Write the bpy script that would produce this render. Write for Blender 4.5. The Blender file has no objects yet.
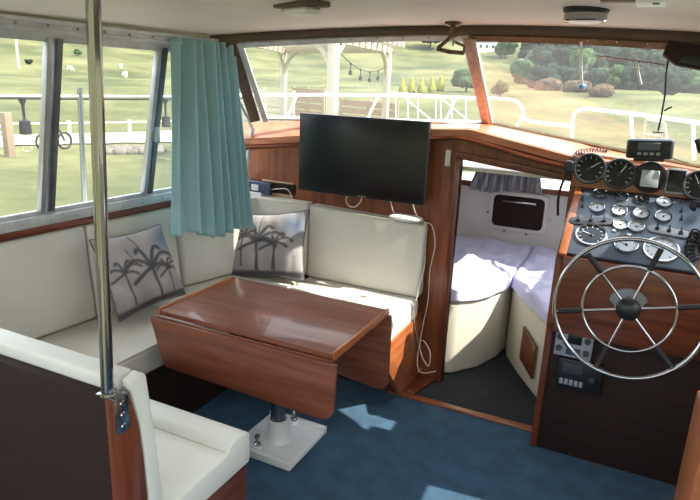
import bpy, bmesh, math, random
from mathutils import Vector, Matrix, noise
random.seed(4)
PI = math.pi
S = bpy.context.scene
C = S.collection
def lin(c):
    c = c/255.0
    return c/12.92 if c <= .04045 else ((c+.055)/1.055)**2.4
def rgb(r, g, b): return (lin(r), lin(g), lin(b), 1)

# ------------------------------------------------------------------ camera
F = 600.0; H = 1.62
dy = Vector((652-350, 94-250, F)).normalized()
up = Vector((1, .043, 0)).cross(dy).normalized()
if up.y > 0: up = -up
dx = dy.cross(up)
if dx.x < 0: dx = -dx
CAM = Vector((0, 0, H))
cam = bpy.data.cameras.new('camera'); co = bpy.data.objects.new('camera', cam); C.objects.link(co)
X = Vector((dx.x, dy.x, up.x)); Y = -Vector((dx.y, dy.y, up.y)); Z = -Vector((dx.z, dy.z, up.z))
m = Matrix((X, Y, Z)).transposed().to_4x4(); m.translation = CAM
co.matrix_world = m
cam.sensor_width = 36; cam.lens = F/700*36; cam.clip_start = .02; cam.clip_end = 2000
S.camera = co
def P(px, py, x=None, y=None, z=None):
    """where the line of sight through a photo point meets a real plane of the boat"""
    d = X*(px-350) - Y*(py-250) - Z*F
    if x is not None: t = (x-CAM.x)/d.x
    elif y is not None: t = (y-CAM.y)/d.y
    else: t = (z-CAM.z)/d.z
    return CAM + d*t

# ------------------------------------------------------------------ materials
def new_mat(name):
    m = bpy.data.materials.new(name); m.use_nodes = True
    nt = m.node_tree
    return m, nt, nt.nodes['Principled BSDF']
def mat(name, col, rough=.5, metal=0, var=0, vscale=8, bump=0, bscale=60, stretch=(1,1,1), spec=.5, sheen=0, coat=0, col2=None, detail=4):
    m, nt, b = new_mat(name)
    b.inputs['Roughness'].default_value = rough; b.inputs['Metallic'].default_value = metal
    b.inputs['Specular IOR Level'].default_value = spec
    if sheen: b.inputs['Sheen Weight'].default_value = sheen
    if coat: b.inputs['Coat Weight'].default_value = coat; b.inputs['Coat Roughness'].default_value = .08
    tc = nt.nodes.new('ShaderNodeTexCoord'); mp = nt.nodes.new('ShaderNodeMapping')
    mp.inputs['Scale'].default_value = stretch
    nt.links.new(tc.outputs['Object'], mp.inputs['Vector'])
    b.inputs['Base Color'].default_value = col
    if var or col2:
        n = nt.nodes.new('ShaderNodeTexNoise'); n.inputs['Scale'].default_value = vscale; n.inputs['Detail'].default_value = detail
        nt.links.new(mp.outputs[0], n.inputs['Vector'])
        r = nt.nodes.new('ShaderNodeValToRGB')
        r.color_ramp.elements[0].position = .32; r.color_ramp.elements[1].position = .68
        c2 = col2 or tuple(min(1, c*(1+var)) for c in col[:3])+(1,)
        c1 = col if col2 else tuple(c*(1-var) for c in col[:3])+(1,)
        r.color_ramp.elements[0].color = c1; r.color_ramp.elements[1].color = c2
        nt.links.new(n.outputs['Fac'], r.inputs['Fac']); nt.links.new(r.outputs['Color'], b.inputs['Base Color'])
    if bump:
        n = nt.nodes.new('ShaderNodeTexNoise'); n.inputs['Scale'].default_value = bscale; n.inputs['Detail'].default_value = 3
        nt.links.new(tc.outputs['Object'], n.inputs['Vector'])
        bp = nt.nodes.new('ShaderNodeBump'); bp.inputs['Strength'].default_value = bump; bp.inputs['Distance'].default_value = .01
        nt.links.new(n.outputs['Fac'], bp.inputs['Height']); nt.links.new(bp.outputs[0], b.inputs['Normal'])
    return m
def wood(name, c1, c2, axis, rough=.32, coat=.35):
    st = [22, 22, 22]; st[axis] = 1.6
    return mat(name, rgb(*c1), rough, 0, 0, 1.6, 0, 60, tuple(st), .4, 0, coat, rgb(*c2), 6)
M = {}
D1, D2 = (86, 40, 23), (122, 64, 39)
M['wood_x'] = wood('mahogany_x', D1, D2, 0); M['wood_y'] = wood('mahogany_y', D1, D2, 1); M['wood_z'] = wood('mahogany_z', D1, D2, 2)
M['table'] = wood('table_mahogany', (100, 52, 35), (134, 78, 56), 0, .38, .3)
M['teak'] = wood('orange_teak', (128, 72, 42), (160, 98, 62), 0, .35, .3)
M['teak_y'] = wood('orange_teak_y', (140, 78, 42), (172, 102, 60), 1, .35, .3)
M['dark_x'] = wood('dark_shaded_wood_x', (30, 14, 8), (42, 21, 11), 0, .75, 0)  # deep brown; shade on partition and lower console put into the colour
M['brown_trim'] = wood('brown_headliner_beam', (84, 66, 54), (104, 84, 70), 0, .5, 0)
M['vinyl'] = mat('cream_vinyl', rgb(206, 201, 190), .42, 0, .03, 5, .12, 220)
M['vinyl_white'] = mat('white_vinyl', rgb(220, 220, 212), .4, 0, .03, 5, .12, 220)
M['piping'] = mat('cream_piping', rgb(196, 190, 172), .4)
def carpet(name, a, b_):
    m = mat(name, rgb(*a), .95, 0, 0, 10, .9, 420, (1,1,1), .1, .2, 0, rgb(*b_), 8)
    return m
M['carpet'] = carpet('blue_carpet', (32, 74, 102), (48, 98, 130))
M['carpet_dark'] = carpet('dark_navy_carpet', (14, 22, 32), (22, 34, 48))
M['ceil'] = mat('headliner_beige', rgb(224, 213, 198), .7, 0, .05, 2.5, .06, 90)
M['white_gel'] = mat('white_gelcoat', rgb(214, 212, 206), .35, 0, .03, 3)
M['cream_wall'] = mat('cream_hull_lining', rgb(206, 200, 182), .5, 0, .04, 3, .05, 120)
M['alu'] = mat('weathered_aluminium', rgb(178, 180, 182), .38, .75, .15, 12, .05, 80)
M['alu_dark'] = mat('dull_dark_aluminium', rgb(112, 116, 122), .4, .75, .15, 12, .05, 80)
M['alu_white'] = mat('pale_window_channel', rgb(196, 198, 200), .45, .3, .14, 14, .05, 80)
M['chrome'] = mat('chrome', rgb(170, 168, 170), .12, 1, .02, 5)
M['steel'] = mat('brushed_steel', rgb(165, 168, 172), .25, 1, .06, 30, .03, 60, (1, 1, .1))
M['black'] = mat('black_plastic', rgb(22, 23, 25), .4, 0, .05, 10)
M['black_gloss'] = mat('tv_screen_glass', rgb(12, 15, 18), .28, 0, .02, 3)
M['black_rubber'] = mat('black_rubber', rgb(24, 22, 22), .6)
M['grey_panel'] = mat('blue_grey_panel', rgb(84, 94, 108), .38, .25, .06, 8, .04, 150)
M['grey_plate'] = mat('grey_plate', rgb(150, 152, 158), .4, .1, .05, 8)
M['dark_grey'] = mat('dark_grey_plastic', rgb(56, 60, 68), .45, 0, .06, 20)
M['white_plastic'] = mat('white_plastic', rgb(224, 224, 220), .35, 0, .02, 6)
M['white_paint'] = mat('white_painted_metal', rgb(222, 222, 220), .35, 0, .04, 8)
M['dial_white'] = mat('white_dial', rgb(196, 202, 210), .3, 0, .03, 30)
M['dial_black'] = mat('black_dial', rgb(14, 15, 17), .25)
M['sheet'] = mat('lilac_duvet', rgb(202, 200, 226), .85, 0, .05, 6, .25, 30, (1,1,1), .2, .2)
M['cable_white'] = mat('white_cable', rgb(212, 204, 190), .5)
M['curtain'] = mat('teal_curtain_cloth', rgb(152, 190, 198), .85, 0, .06, 20, .2, 300, (1,1,.2), .2, .3)
M['grey_curtain'] = mat('grey_striped_cloth', rgb(92, 94, 98), .85, 0, 0, 14, .1, 300, (8, 1, .3), .2, .2, 0, rgb(176, 176, 178))
M['bulb'] = mat('milky_lamp_glass', rgb(226, 222, 210), .3)
M['blue'] = mat('blue_plastic', rgb(70, 130, 190), .4)
M['bronze'] = mat('aged_bronze', rgb(112, 92, 66), .45, .6, .2, 30)
M['grass'] = None
def glass(name, tint, haze):
    m = bpy.data.materials.new(name); m.use_nodes = True; nt = m.node_tree; nt.nodes.clear()
    o = nt.nodes.new('ShaderNodeOutputMaterial'); t = nt.nodes.new('ShaderNodeBsdfTransparent'); g = nt.nodes.new('ShaderNodeBsdfGlossy')
    g.inputs['Roughness'].default_value = .02; t.inputs['Color'].default_value = tint
    fr = nt.nodes.new('ShaderNodeFresnel'); fr.inputs['IOR'].default_value = 1.35
    mx = nt.nodes.new('ShaderNodeMixShader')
    fm = nt.nodes.new('ShaderNodeMath'); fm.operation = 'MULTIPLY'; fm.inputs[1].default_value = .14; nt.links.new(fr.outputs[0], fm.inputs[0]); nt.links.new(fm.outputs[0], mx.inputs[0]); nt.links.new(t.outputs[0], mx.inputs[1]); nt.links.new(g.outputs[0], mx.inputs[2])
    tl = nt.nodes.new('ShaderNodeBsdfTranslucent'); tl.inputs['Color'].default_value = (.95, .93, .88, 1)
    n = nt.nodes.new('ShaderNodeTexNoise'); n.inputs['Scale'].default_value = 3; n.inputs['Detail'].default_value = 4
    mt = nt.nodes.new('ShaderNodeMath'); mt.operation = 'MULTIPLY'; mt.inputs[1].default_value = haze*2
    tc = nt.nodes.new('ShaderNodeTexCoord'); nt.links.new(tc.outputs['Object'], n.inputs['Vector'])
    nt.links.new(n.outputs['Fac'], mt.inputs[0])
    mx2 = nt.nodes.new('ShaderNodeMixShader')
    nt.links.new(mt.outputs[0], mx2.inputs[0]); nt.links.new(mx.outputs[0], mx2.inputs[1]); nt.links.new(tl.outputs[0], mx2.inputs[2])
    nt.links.new(mx2.outputs[0], o.inputs['Surface'])
    return m
M['glass'] = glass('side_window_glass', (.97, .98, .97, 1), .02)
M['glass_ws'] = glass('dusty_windscreen_glass', (.96, .97, .96, 1), .018)
M['glass_gauge'] = M['glass']

# ------------------------------------------------------------------ mesh helpers
def merge(bm, other):
    me = bpy.data.meshes.new('tmp'); other.to_mesh(me); bm.from_mesh(me); bpy.data.meshes.remove(me); other.free()
class MB:
    def __init__(s): s.bm = bmesh.new(); s.mi = 0
    def _paint(s, n0):
        s.bm.faces.ensure_lookup_table()
        for f in s.bm.faces[n0:]: f.material_index = s.mi
    def add(s, o):
        n0 = len(s.bm.faces); merge(s.bm, o); s._paint(n0); return s
    def box(s, lo, hi, bev=.004, seg=2, mtx=None):
        o = bmesh.new(); bmesh.ops.create_cube(o, size=1)
        lo = Vector(lo); hi = Vector(hi); d = hi-lo; c = (hi+lo)/2
        for v in o.verts: v.co = Vector((v.co.x*d.x, v.co.y*d.y, v.co.z*d.z))+c
        bev = min(bev, .45*min(abs(d.x), abs(d.y), abs(d.z)))
        if bev > 0: bmesh.ops.bevel(o, geom=o.edges[:], offset=bev, segments=seg, affect='EDGES', profile=.5)
        if mtx: bmesh.ops.transform(o, matrix=mtx, verts=o.verts)
        return s.add(o)
    def hexa(s, a, b, bev=.004, seg=2):
        """solid between two matching polygons a and b (lists of points)"""
        o = bmesh.new(); n = len(a)
        va = [o.verts.new(Vector(p)) for p in a]; vb = [o.verts.new(Vector(p)) for p in b]
        o.faces.new(va[::-1]); o.faces.new(vb)
        for i in range(n): o.faces.new((va[i], va[(i+1) % n], vb[(i+1) % n], vb[i]))
        bmesh.ops.recalc_face_normals(o, faces=o.faces)
        if bev > 0: bmesh.ops.bevel(o, geom=o.edges[:], offset=bev, segments=seg, affect='EDGES', profile=.5)
        return s.add(o)
    def prism(s, pts, d, bev=0, seg=2):
        d = Vector(d); return s.hexa(pts, [Vector(p)+d for p in pts], bev, seg)
    def tube(s, pts, r, n=10, closed=False, cap=True, r2=None):
        pts = [Vector(p) for p in pts]; o = bmesh.new(); rings = []; N = len(pts); prev = None
        for i, p in enumerate(pts):
            if closed: t = (pts[(i+1) % N]-pts[i-1]).normalized()
            else: t = (pts[min(i+1, N-1)]-pts[max(i-1, 0)]).normalized()
            if prev is None:
                u = t.orthogonal().normalized()
            else:
                u = (prev - t*prev.dot(t))
                u = u.normalized() if u.length > 1e-6 else t.orthogonal().normalized()
            prev = u; w = t.cross(u)
            rr = r if r2 is None else r+(r2-r)*i/(N-1)
            rings.append([o.verts.new(p+(u*math.cos(2*PI*k/n)+w*math.sin(2*PI*k/n))*rr) for k in range(n)])
        R_ = list(range(N if closed else N-1))
        for i in R_:
            a = rings[i]; b = rings[(i+1) % N]
            off = 0
            if closed and i == N-1:
                off = min(range(n), key=lambda q: (a[0].co-b[q].co).length)
            for k in range(n): o.faces.new((a[k], a[(k+1) % n], b[(k+1+off) % n], b[(k+off) % n]))
        if cap and not closed: o.faces.new(rings[0][::-1]); o.faces.new(rings[-1])
        bmesh.ops.recalc_face_normals(o, faces=o.faces)
        return s.add(o)
    def lathe(s, prof, n=32, mtx=None):
        """prof: list of (radius, height) about local z"""
        o = bmesh.new(); rings = []
        for r, h in prof:
            if r < 1e-6: rings.append([o.verts.new((0, 0, h))])
            else: rings.append([o.verts.new((r*math.cos(2*PI*k/n), r*math.sin(2*PI*k/n), h)) for k in range(n)])
        for a, b in zip(rings, rings[1:]):
            for k in range(n):
                k2 = (k+1) % n
                if len(a) == 1 and len(b) == 1: continue
                if len(a) == 1: o.faces.new((a[0], b[k2], b[k]))
                elif len(b) == 1: o.faces.new((a[k], a[k2], b[0]))
                else: o.faces.new((a[k], a[k2], b[k2], b[k]))
        bmesh.ops.recalc_face_normals(o, faces=o.faces)
        if mtx: bmesh.ops.transform(o, matrix=mtx, verts=o.verts)
        return s.add(o)
    def ico(s, c, r, sub=2, scale=(1,1,1), jit=0):
        o = bmesh.new(); bmesh.ops.create_icosphere(o, subdivisions=sub, radius=1)
        c = Vector(c)
        for v in o.verts:
            k = 1+jit*noise.noise(v.co*1.7+c*3)
            v.co = Vector((v.co.x*r*scale[0]*k, v.co.y*r*scale[1]*k, v.co.z*r*scale[2]*k))+c
        return s.add(o)
    def grid(s, fn, nu, nv, closed_u=False):
        o = bmesh.new()
        vs = [[o.verts.new(fn(i/nu, j/nv)) for j in range(nv+1)] for i in range(nu+1)]
        for i in range(nu):
            for j in range(nv): o.faces.new((vs[i][j], vs[i+1][j], vs[i+1][j+1], vs[i][j+1]))
        return s.add(o)
    def use(s, i): s.mi = i; return s
    def build(s, name, mats, parent=None, angle=40, loc=None):
        """links ONE mesh object; points are in world space unless loc gives the origin"""
        off = Vector(loc) if loc is not None else Vector((0, 0, 0))
        me = bpy.data.meshes.new(name)
        if loc is not None:
            for v in s.bm.verts: v.co -= off
        elif parent is not None:
            wl = wloc(parent)
            for v in s.bm.verts: v.co -= wl
        s.bm.to_mesh(me); s.bm.free()
        if not isinstance(mats, (list, tuple)): mats = [mats]
        for mm in mats: me.materials.append(mm)
        for p in me.polygons: p.use_smooth = True
        me.set_sharp_from_angle(angle=math.radians(angle))
        o = bpy.data.objects.new(name, me); C.objects.link(o)
        if loc is not None: o.location = off - (wloc(parent) if parent else Vector((0, 0, 0)))
        if parent: o.parent = parent
        return o
def wloc(o):
    v = Vector((0, 0, 0))
    while o: v += o.location; o = o.parent
    return v
def tag(o, label, cat, group=None, kind=None):
    if label: o['label'] = label
    if cat: o['category'] = cat
    if group: o['group'] = group
    if kind: o['kind'] = kind
    return o
def thing(name, loc, label, cat, group=None):
    o = bpy.data.objects.new(name, None); C.objects.link(o); o.location = loc; o.empty_display_size = .1
    return tag(o, label, cat, group)
def struct(o, label=None):
    o['kind'] = 'structure'
    if label: o['label'] = label
    return o
def sub(ob, lv=2):
    md = ob.modifiers.new('sub', 'SUBSURF'); md.levels = lv; md.render_levels = lv; return ob
def arc(c, u, v, r, a0, a1, n):
    c = Vector(c); return [c+Vector(u)*r*math.cos(a0+(a1-a0)*i/n)+Vector(v)*r*math.sin(a0+(a1-a0)*i/n) for i in range(n+1)]
def smooth_path(pts, n=8):
    pts = [Vector(p) for p in pts]; out = []
    q = [pts[0]]+pts+[pts[-1]]
    for i in range(1, len(q)-2):
        for k in range(n):
            t = k/n; a, b, c, d = q[i-1], q[i], q[i+1], q[i+2]
            out.append(.5*((2*b)+(c-a)*t+(2*a-5*b+4*c-d)*t*t+(3*b-a-3*c+d)*t**3))
    out.append(pts[-1]); return out
def basis(normal, upv=(0, 0, 1), loc=(0, 0, 0)):
    n = Vector(normal).normalized(); x = Vector(upv).cross(n).normalized(); y = n.cross(x)
    m = Matrix((x, y, n)).transposed().to_4x4(); m.translation = Vector(loc); return m

# ================================================================== SETTING
def XL(y, z):      # left cabin side: tapers towards the bow, leans in above the sill
    return -2.22+.06*(y-1.45)+max(0, z-1.0)*.2
def XR(y, z): return .80-.06*(y-1.45)-max(0, z-1.0)*.2
XC = -.75
def roofz(x): return 1.885-.05*(x-XC)**2
BY = 3.02          # bulkhead
# floors
struct(MB().box((-2.5, -.6, -.06), (1.0, BY-.24, 0), .0).build('floor', M['carpet']), 'blue fitted carpet of the saloon')
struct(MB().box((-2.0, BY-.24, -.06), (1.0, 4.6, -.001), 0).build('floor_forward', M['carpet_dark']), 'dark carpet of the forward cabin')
tp = [P(392, 393, z=0), P(530, 427, z=0)]
struct(MB().box((-1.04, 2.745, 0), (-.26, 2.79, .012), .004).build('trim_1', M['teak']), 'wooden edge strip where the saloon carpet ends')
# ceiling
def rf_front(x): return 2.86-.17*((x-XC)/.9)**2 if abs(x-XC) < 1.3 else 2.86-.17*(1.3/.9)**2
cm = MB()
def roofpt(dz):
    def f(u, v):
        x = -2.28+3.1*u; y0 = -.55; y1 = rf_front(x)+.02
        yy = y0+(y1-y0)*v
        return Vector((x, yy, roofz(x)+dz))
    return f
cm.grid(roofpt(0), 30, 12); cm.grid(roofpt(.05), 30, 12)
o = cm.build('ceiling', M['ceil']); struct(o, 'cream cambered headliner')
bm_ = MB()
def beam(u, v):
    x = -2.06+2.62*u; k = 2*PI*v
    yy = rf_front(x); zz = roofz(x)
    return Vector((x, yy-.012+.022*math.cos(k), zz-.02+.030*math.sin(k)))
bm_.grid(beam, 40, 12)
struct(bm_.build('trim_2', M['brown_trim']), 'brown curved beam along the front edge of the headliner')

# ---- left wall
lw = MB()
def wallstrip(mb, zlo, zhi, y0, y1, off, th, fx=XL, sgn=1, bev=0):
    a = [(fx(y0, zlo)+off, y0, zlo), (fx(y1, zlo)+off, y1, zlo), (fx(y1, zhi)+off, y1, zhi), (fx(y0, zhi)+off, y0, zhi)]
    mb.prism(a, (-th*sgn, 0, 0), bev)
wallstrip(lw, 0, .95, -.6, BY+.02, -.10, .03)
wallstrip(lw, 1.795, 1.87, -.6, 2.66, 0, .03)

wl = struct(lw.build('wall_left', M['cream_wall']))
s_ = MB(); wallstrip(s_, .95, .985, -.6, BY-.0, .0, .13, bev=.004)
struct(s_.build('trim_3', M['wood_y']), 'varnished wood sill under the left window')
# left window: frame, mullions and panes
win = bpy.data.objects.new('window_1', None); C.objects.link(win); win.location = (-2.15, 1.9, .985); struct(win, 'sliding aluminium window along the left side')
f = MB()
for (zl, zh, off, th) in ((.986, 1.03, .012, .045), (1.025, 1.05, -.006, .02), (1.745, 1.79, .014, .05), (1.715, 1.75, -.004, .02), (1.752, 1.762, .022, .04), (1.775, 1.793, .024, .05)):
    wallstrip(f, zl, zh, -.6, 2.95 if zl < 1.5 else 2.62, off, th, bev=.003)
f.build('window_frame', M['alu_white'], win)
def lmull(ya, w, mt, off=.006, th=.03, tilt=0, z0=1.04, z1=1.73):
    mb = MB(); a = [(XL(ya, z0)+off, ya, z0), (XL(ya, z0)+off, ya+w, z0), (XL(ya, z1)+off, ya+w+tilt, z1), (XL(ya, z1)+off, ya+tilt, z1)]
    mb.prism(a, (-th, 0, 0), .003); mb.build('mullion', M[mt], win)
lmull(1.635, .024, 'alu'); lmull(1.672, .030, 'alu_dark'); lmull(2.18, .022, 'alu'); lmull(2.212, .028, 'alu_dark')
lmull(.3, .03, 'alu'); lmull(-.3, .03, 'alu')
b = MB(); b.box((XL(2.2, 1.3)+.004, 2.205, 1.30), (XL(2.2, 1.3)+.024, 2.235, 1.37), .004).build('window_catch', M['alu_white'], win)
for ya, yb in ((-.6, 1.63), (1.69, 2.17), (2.24, 2.62)):
    g = MB(); a = [(XL(ya, 1.04)-.012, ya, 1.04), (XL(yb, 1.04)-.012, yb, 1.04), (XL(yb, 1.73)-.012, yb, 1.73), (XL(ya, 1.73)-.012, ya, 1.73)]
    g.prism(a, (-.004, 0, 0)).build('pane', M['glass'], win)
sc = MB()
for k in range(26):
    y = -.5+k*.125
    if y > 2.55: break
    sc.ico((XL(y, 1.77)+.016, y, 1.77), .006, 1)
    sc.ico((XL(y, 1.005)+.014, y+.05, 1.005), .005, 1)
sc.build('screws', M['steel'], win)

# ---- windscreen corner points (base and top of each pane)
BLp = Vector((-1.94, 2.88, 1.40)); BCp = Vector((-.79, 3.38, 1.43)); BRp = P(690, 165, y=3.08); BR2 = BRp+(BRp-BCp)*.45
TLp = Vector((-1.72, 2.50, 1.775)); TCp = Vector((-.79, 2.86, 1.835)); TRp = Vector((.10, 2.60, 1.775)); TR2 = Vector((.36, 2.50, 1.745))
def bar(mb, a, b, w, d, n, bev=.003):
    """rectangular bar from a to b, w wide, d deep, n = facing normal"""
    a = Vector(a); b = Vector(b); t = (b-a).normalized(); n = Vector(n); n = (n-t*n.dot(t)).normalized(); s = t.cross(n)
    q = [a+s*w/2+n*d/2, a-s*w/2+n*d/2, a-s*w/2-n*d/2, a+s*w/2-n*d/2]
    mb.prism(q, b-a, bev)
nl = (BCp-BLp).cross(TLp-BLp).normalized(); nl = nl if nl.y < 0 else -nl
nr = (BR2-BCp).cross(TCp-BCp).normalized(); nr = nr if nr.y < 0 else -nr
def pane_obj(name, quad, n, mt, label):
    e = bpy.data.objects.new(name, None); C.objects.link(e); e.location = quad[0]; struct(e, label)
    MB().prism(quad, n*-.006).build('pane', mt, e)
    return e
# curved tops: points along the roof front edge, a little below it
def topcurve(xa, xb, n=10):
    return [Vector((xa+(xb-xa)*i/n, rf_front(xa+(xb-xa)*i/n)-.01, roofz(xa+(xb-xa)*i/n)-.056)) for i in range(n+1)]
TLp = topcurve(-1.88, -.79)[0]; TCp = topcurve(-1.88, -.79)[-1]; TR2 = topcurve(-.79, .42)[-1]
w2 = pane_obj('window_2', [BLp, BCp]+topcurve(-1.88, -.79)[::-1], nl, M['glass_ws'], 'left half of the raked windscreen')
w3 = pane_obj('window_3', [BCp, BR2]+topcurve(-.79, .42)[::-1], nr, M['glass_ws'], 'right half of the raked windscreen')
mb = MB(); bar(mb, BLp, BCp, .016, .02, nl); 
tc_ = topcurve(-1.88, -.79); 
for a, b in zip(tc_, tc_[1:]): bar(mb, a+Vector((0, -.004, .006)), b+Vector((0, -.004, .006)), .03, .02, nl, 0)
mb.build('window_frame', M['alu_white'], w2)
mb = MB(); bar(mb, BCp, BR2, .016, .02, nr)
tc_ = topcurve(-.79, .42)
for a, b in zip(tc_, tc_[1:]): bar(mb, a+Vector((0, -.004, .006)), b+Vector((0, -.004, .006)), .035, .02, nr, 0)
mb.build('window_frame', M['bronze'], w3)
mb = MB()
for tc__ in (topcurve(-1.85, -.85, 8), topcurve(-.73, .3, 9)):
    for q in tc__: mb.ico(q+Vector((0, -.018, .004)), .005, 1)
mb.build('screws', M['steel'], w2)
# centre mullion (pinkish varnished wood strip with screws)
mb = MB(); bar(mb, BCp+Vector((0, -.02, -.01)), TCp+Vector((0, -.015, .0)), .042, .02, (0, -1, .3))
M['pinkwood'] = wood('pale_pink_mahogany', (184, 148, 132), (206, 172, 156), 2, .5, .1)  # pale pinkish tone, lighter than the other mahogany
cmo = mb.build('trim_4', M['pinkwood']); struct(cmo, 'pale pinkish wooden centre post of the windscreen')
mb = MB(); bar(mb, BCp+Vector((.026, -.012, 0)), TCp+Vector((.026, -.01, 0)), .012, .02, (0, -1, .3)); bar(mb, BCp+Vector((-.026, -.012, 0)), TCp+Vector((-.026, -.01, 0)), .009, .02, (0, -1, .3)); mb.build('metal_edge', M['alu_white'], cmo)
mb = MB()
for k in range(5): mb.ico(BCp.lerp(TCp, .12+.19*k)+Vector((0, -.034, .0)), .006, 1)
mb.build('screws', M['steel'], cmo)
# left corner post
mb = MB(); bar(mb, BLp+Vector((-.03, -.03, -.01)), TLp+Vector((-.035, -.02, .02)), .055, .04, (.5, -1, .2))
lp = mb.build('trim_5', M['brown_trim']); struct(lp, 'brown padded corner post left of the windscreen')
mb = MB(); bar(mb, BLp+Vector((.02, .0, -.01)), TLp+Vector((.0, .0, .02)), .03, .04, (.5, -1, .2)); mb.build('metal_edge', M['alu_white'], lp)
# small quarter pane frame behind the curtain
q0 = Vector((XL(2.64, 1.04), 2.62, 1.04)); q1 = Vector((-2.06, 2.88, 1.10)); q2 = Vector((XL(2.64, 1.72)-.02, 2.52, 1.72)); q1b = Vector((-1.99, 2.93, 1.30))
w4 = pane_obj('window_4', [Vector((XL(2.64, 1.04)-.01, 2.63, 1.05)), Vector((-2.10, 2.90, 1.05)), Vector((-1.99, 2.88, 1.38)), Vector((-1.98, 2.60, 1.74)), Vector((XL(2.64, 1.74)-.01, 2.46, 1.74))], Vector((.9, -.3, 0)), M['glass'], 'narrow triangular quarter window beside the curtain')
mb = MB(); bar(mb, (-2.0, 2.87, 1.335), (-2.03, 2.60, 1.70), .014, .02, (1, -.5, 0)); bar(mb, (-2.08, 2.9, 1.04), (-2.0, 2.87, 1.345), .02, .02, (1, -.5, 0)); mb.build('window_frame', M['alu_white'], w4)

# ---- right wall (beside the helm, mostly out of frame) with its sliding window
rw = MB()
wallstrip(rw, 0, .98, -.6, BY+.02, .02, -.03, XR); wallstrip(rw, 1.52, 1.86, -.6, 2.6, 0, -.03, XR); wallstrip(rw, .98, 1.76, 2.27, 2.98, 0, -.03, XR)  # unseen front pillar and low header added to trim the floor sun patches
struct(rw.build('wall_right', M['cream_wall']))
w5 = bpy.data.objects.new('window_5', None); C.objects.link(w5); w5.location = (.78, 1.6, .98); struct(w5, 'sliding window beside the helm')
f = MB()
for zl, zh in ((.98, 1.03), (1.715, 1.75)): wallstrip(f, zl, zh, -.6, 2.27 if zl < 1.5 else 2.27, -.02, -.03, XR, bev=.003)
for ya in (.6, 1.7):
    f.prism([(XR(ya, 1.02)-.02, ya, 1.02), (XR(ya, 1.02)-.02, ya+.03, 1.02), (XR(ya, 1.74)-.02, ya+.03, 1.74), (XR(ya, 1.74)-.02, ya, 1.74)], (.03, 0, 0))
f.build('window_frame', M['alu'], w5)
g = MB(); g.prism([(XR(-.6, 1.02), -.6, 1.02), (XR(2.27, 1.02), 2.27, 1.02), (XR(2.27, 1.73), 2.27, 1.73), (XR(-.6, 1.73), -.6, 1.73)], (.004, 0, 0)).build('pane', M['glass'], w5)

# ---- aft bulkhead with open companionway to the cockpit
aw = MB()
aw.box((-2.4, -.64, 0), (-1.9, -.6, 1.80), 0); aw.box((.5, -.64, 0), (.95, -.6, 1.78), 0); aw.box((-1.9, -.64, 0), (-1.0, -.6, .7), 0)
struct(aw.build('wall_back', M['cream_wall']))

# ---- front bulkhead with door opening
LIP = [Vector((-2.09, 2.84, 1.275)), Vector((-1.72, 2.93, 1.315)), Vector((-1.0, 3.0, 1.400)), Vector((-.79, 3.0, 1.412)), Vector((-.29, 2.97, 1.325)), P(700, 190, y=2.93)]
LIP[-1] = Vector((.70, 2.98, 1.27))
DX0, DX1 = -.822, -.285
mb = MB()
def bulk(poly): mb.prism([(x, BY, z) for x, z in poly], (0, .03, 0))
bulk([(-2.28, 0), (DX0, 0), (DX0, 1.268), (DX0, 1.385), (-1.0, 1.38), (-1.72, 1.30), (-2.16, 1.24)])
bulk([(DX0, 1.262), (DX1, 1.205), (DX1, 1.31), (-.79, 1.39), (DX0, 1.388)])
bulk([(DX1, 0), (.72, 0), (.72, 1.25), (DX1, 1.31)])
M['bulkwood'] = wood('bulkhead_mahogany', (102, 52, 29), (144, 82, 49), 2, .4, .3)
struct(mb.build('wall_front', M['bulkwood']), 'varnished mahogany bulkhead')
# door casing
dc = MB()
dc.box((DX0-.03, BY-.012, 0), (DX0, BY+.045, 1.27), .003)
dc.prism([(DX0-.03, BY-.012, 1.262), (DX1, BY-.012, 1.203), (DX1, BY-.012, 1.235), (DX0-.03, BY-.012, 1.30)], (0, .05, 0), .003)
struct(dc.build('door_1', M['wood_z']), 'open doorway to the forward cabin with wooden casing')
# angled panel from settee end to the jamb
# dash top shelf between lip and windscreen base
ds = MB()
base = [BLp+Vector((-.14, -.02, -.03)), BLp.lerp(BCp, .28), BLp.lerp(BCp, .86), BCp, BCp.lerp(BR2, .40), BR2+Vector((.12, -.05, -.02))]
o = bmesh.new(); rows = []
for a, b in zip(LIP, base):
    rows.append([o.verts.new(p) for p in (a+Vector((0, 0, -.035)), a, a+Vector((0, .012, .008)), b+Vector((0, .03, -.004)), b+Vector((0, .03, -.05)), a+Vector((0, .1, -.05)))])
for r0, r1 in zip(rows, rows[1:]):
    for k in range(6): o.faces.new((r0[k], r1[k], r1[(k+1) % 6], r0[(k+1) % 6]))
o.faces.new(rows[0]); o.faces.new(rows[-1][::-1])
bmesh.ops.recalc_face_normals(o, faces=o.faces)
ds.add(o); M['dashwood'] = wood('sunlit_mahogany', (168, 96, 66), (198, 130, 98), 0, .42, .3)  # sunlight on the dash put into a paler mahogany
struct(ds.build('trim_6', M['dashwood'], angle=25), 'wooden dash shelf under the windscreen, sunlight put into its pale colour')
# cove moulding under the lip
cv = MB(); cv.tube(smooth_path([p+Vector((0, .004, -.05)) for p in LIP], 6), .014, 8)
struct(cv.build('trim_7', M['wood_x']), 'dark wooden moulding under the dash shelf')
# left end recess (pale panel behind the sockets)
struct(MB().box((-2.12, BY-.006, .955), (-1.80, BY-.001, 1.02), .001).build('trim_8', M['dark_x']), 'dark strip on the bulkhead above the corner cushion')

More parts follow.
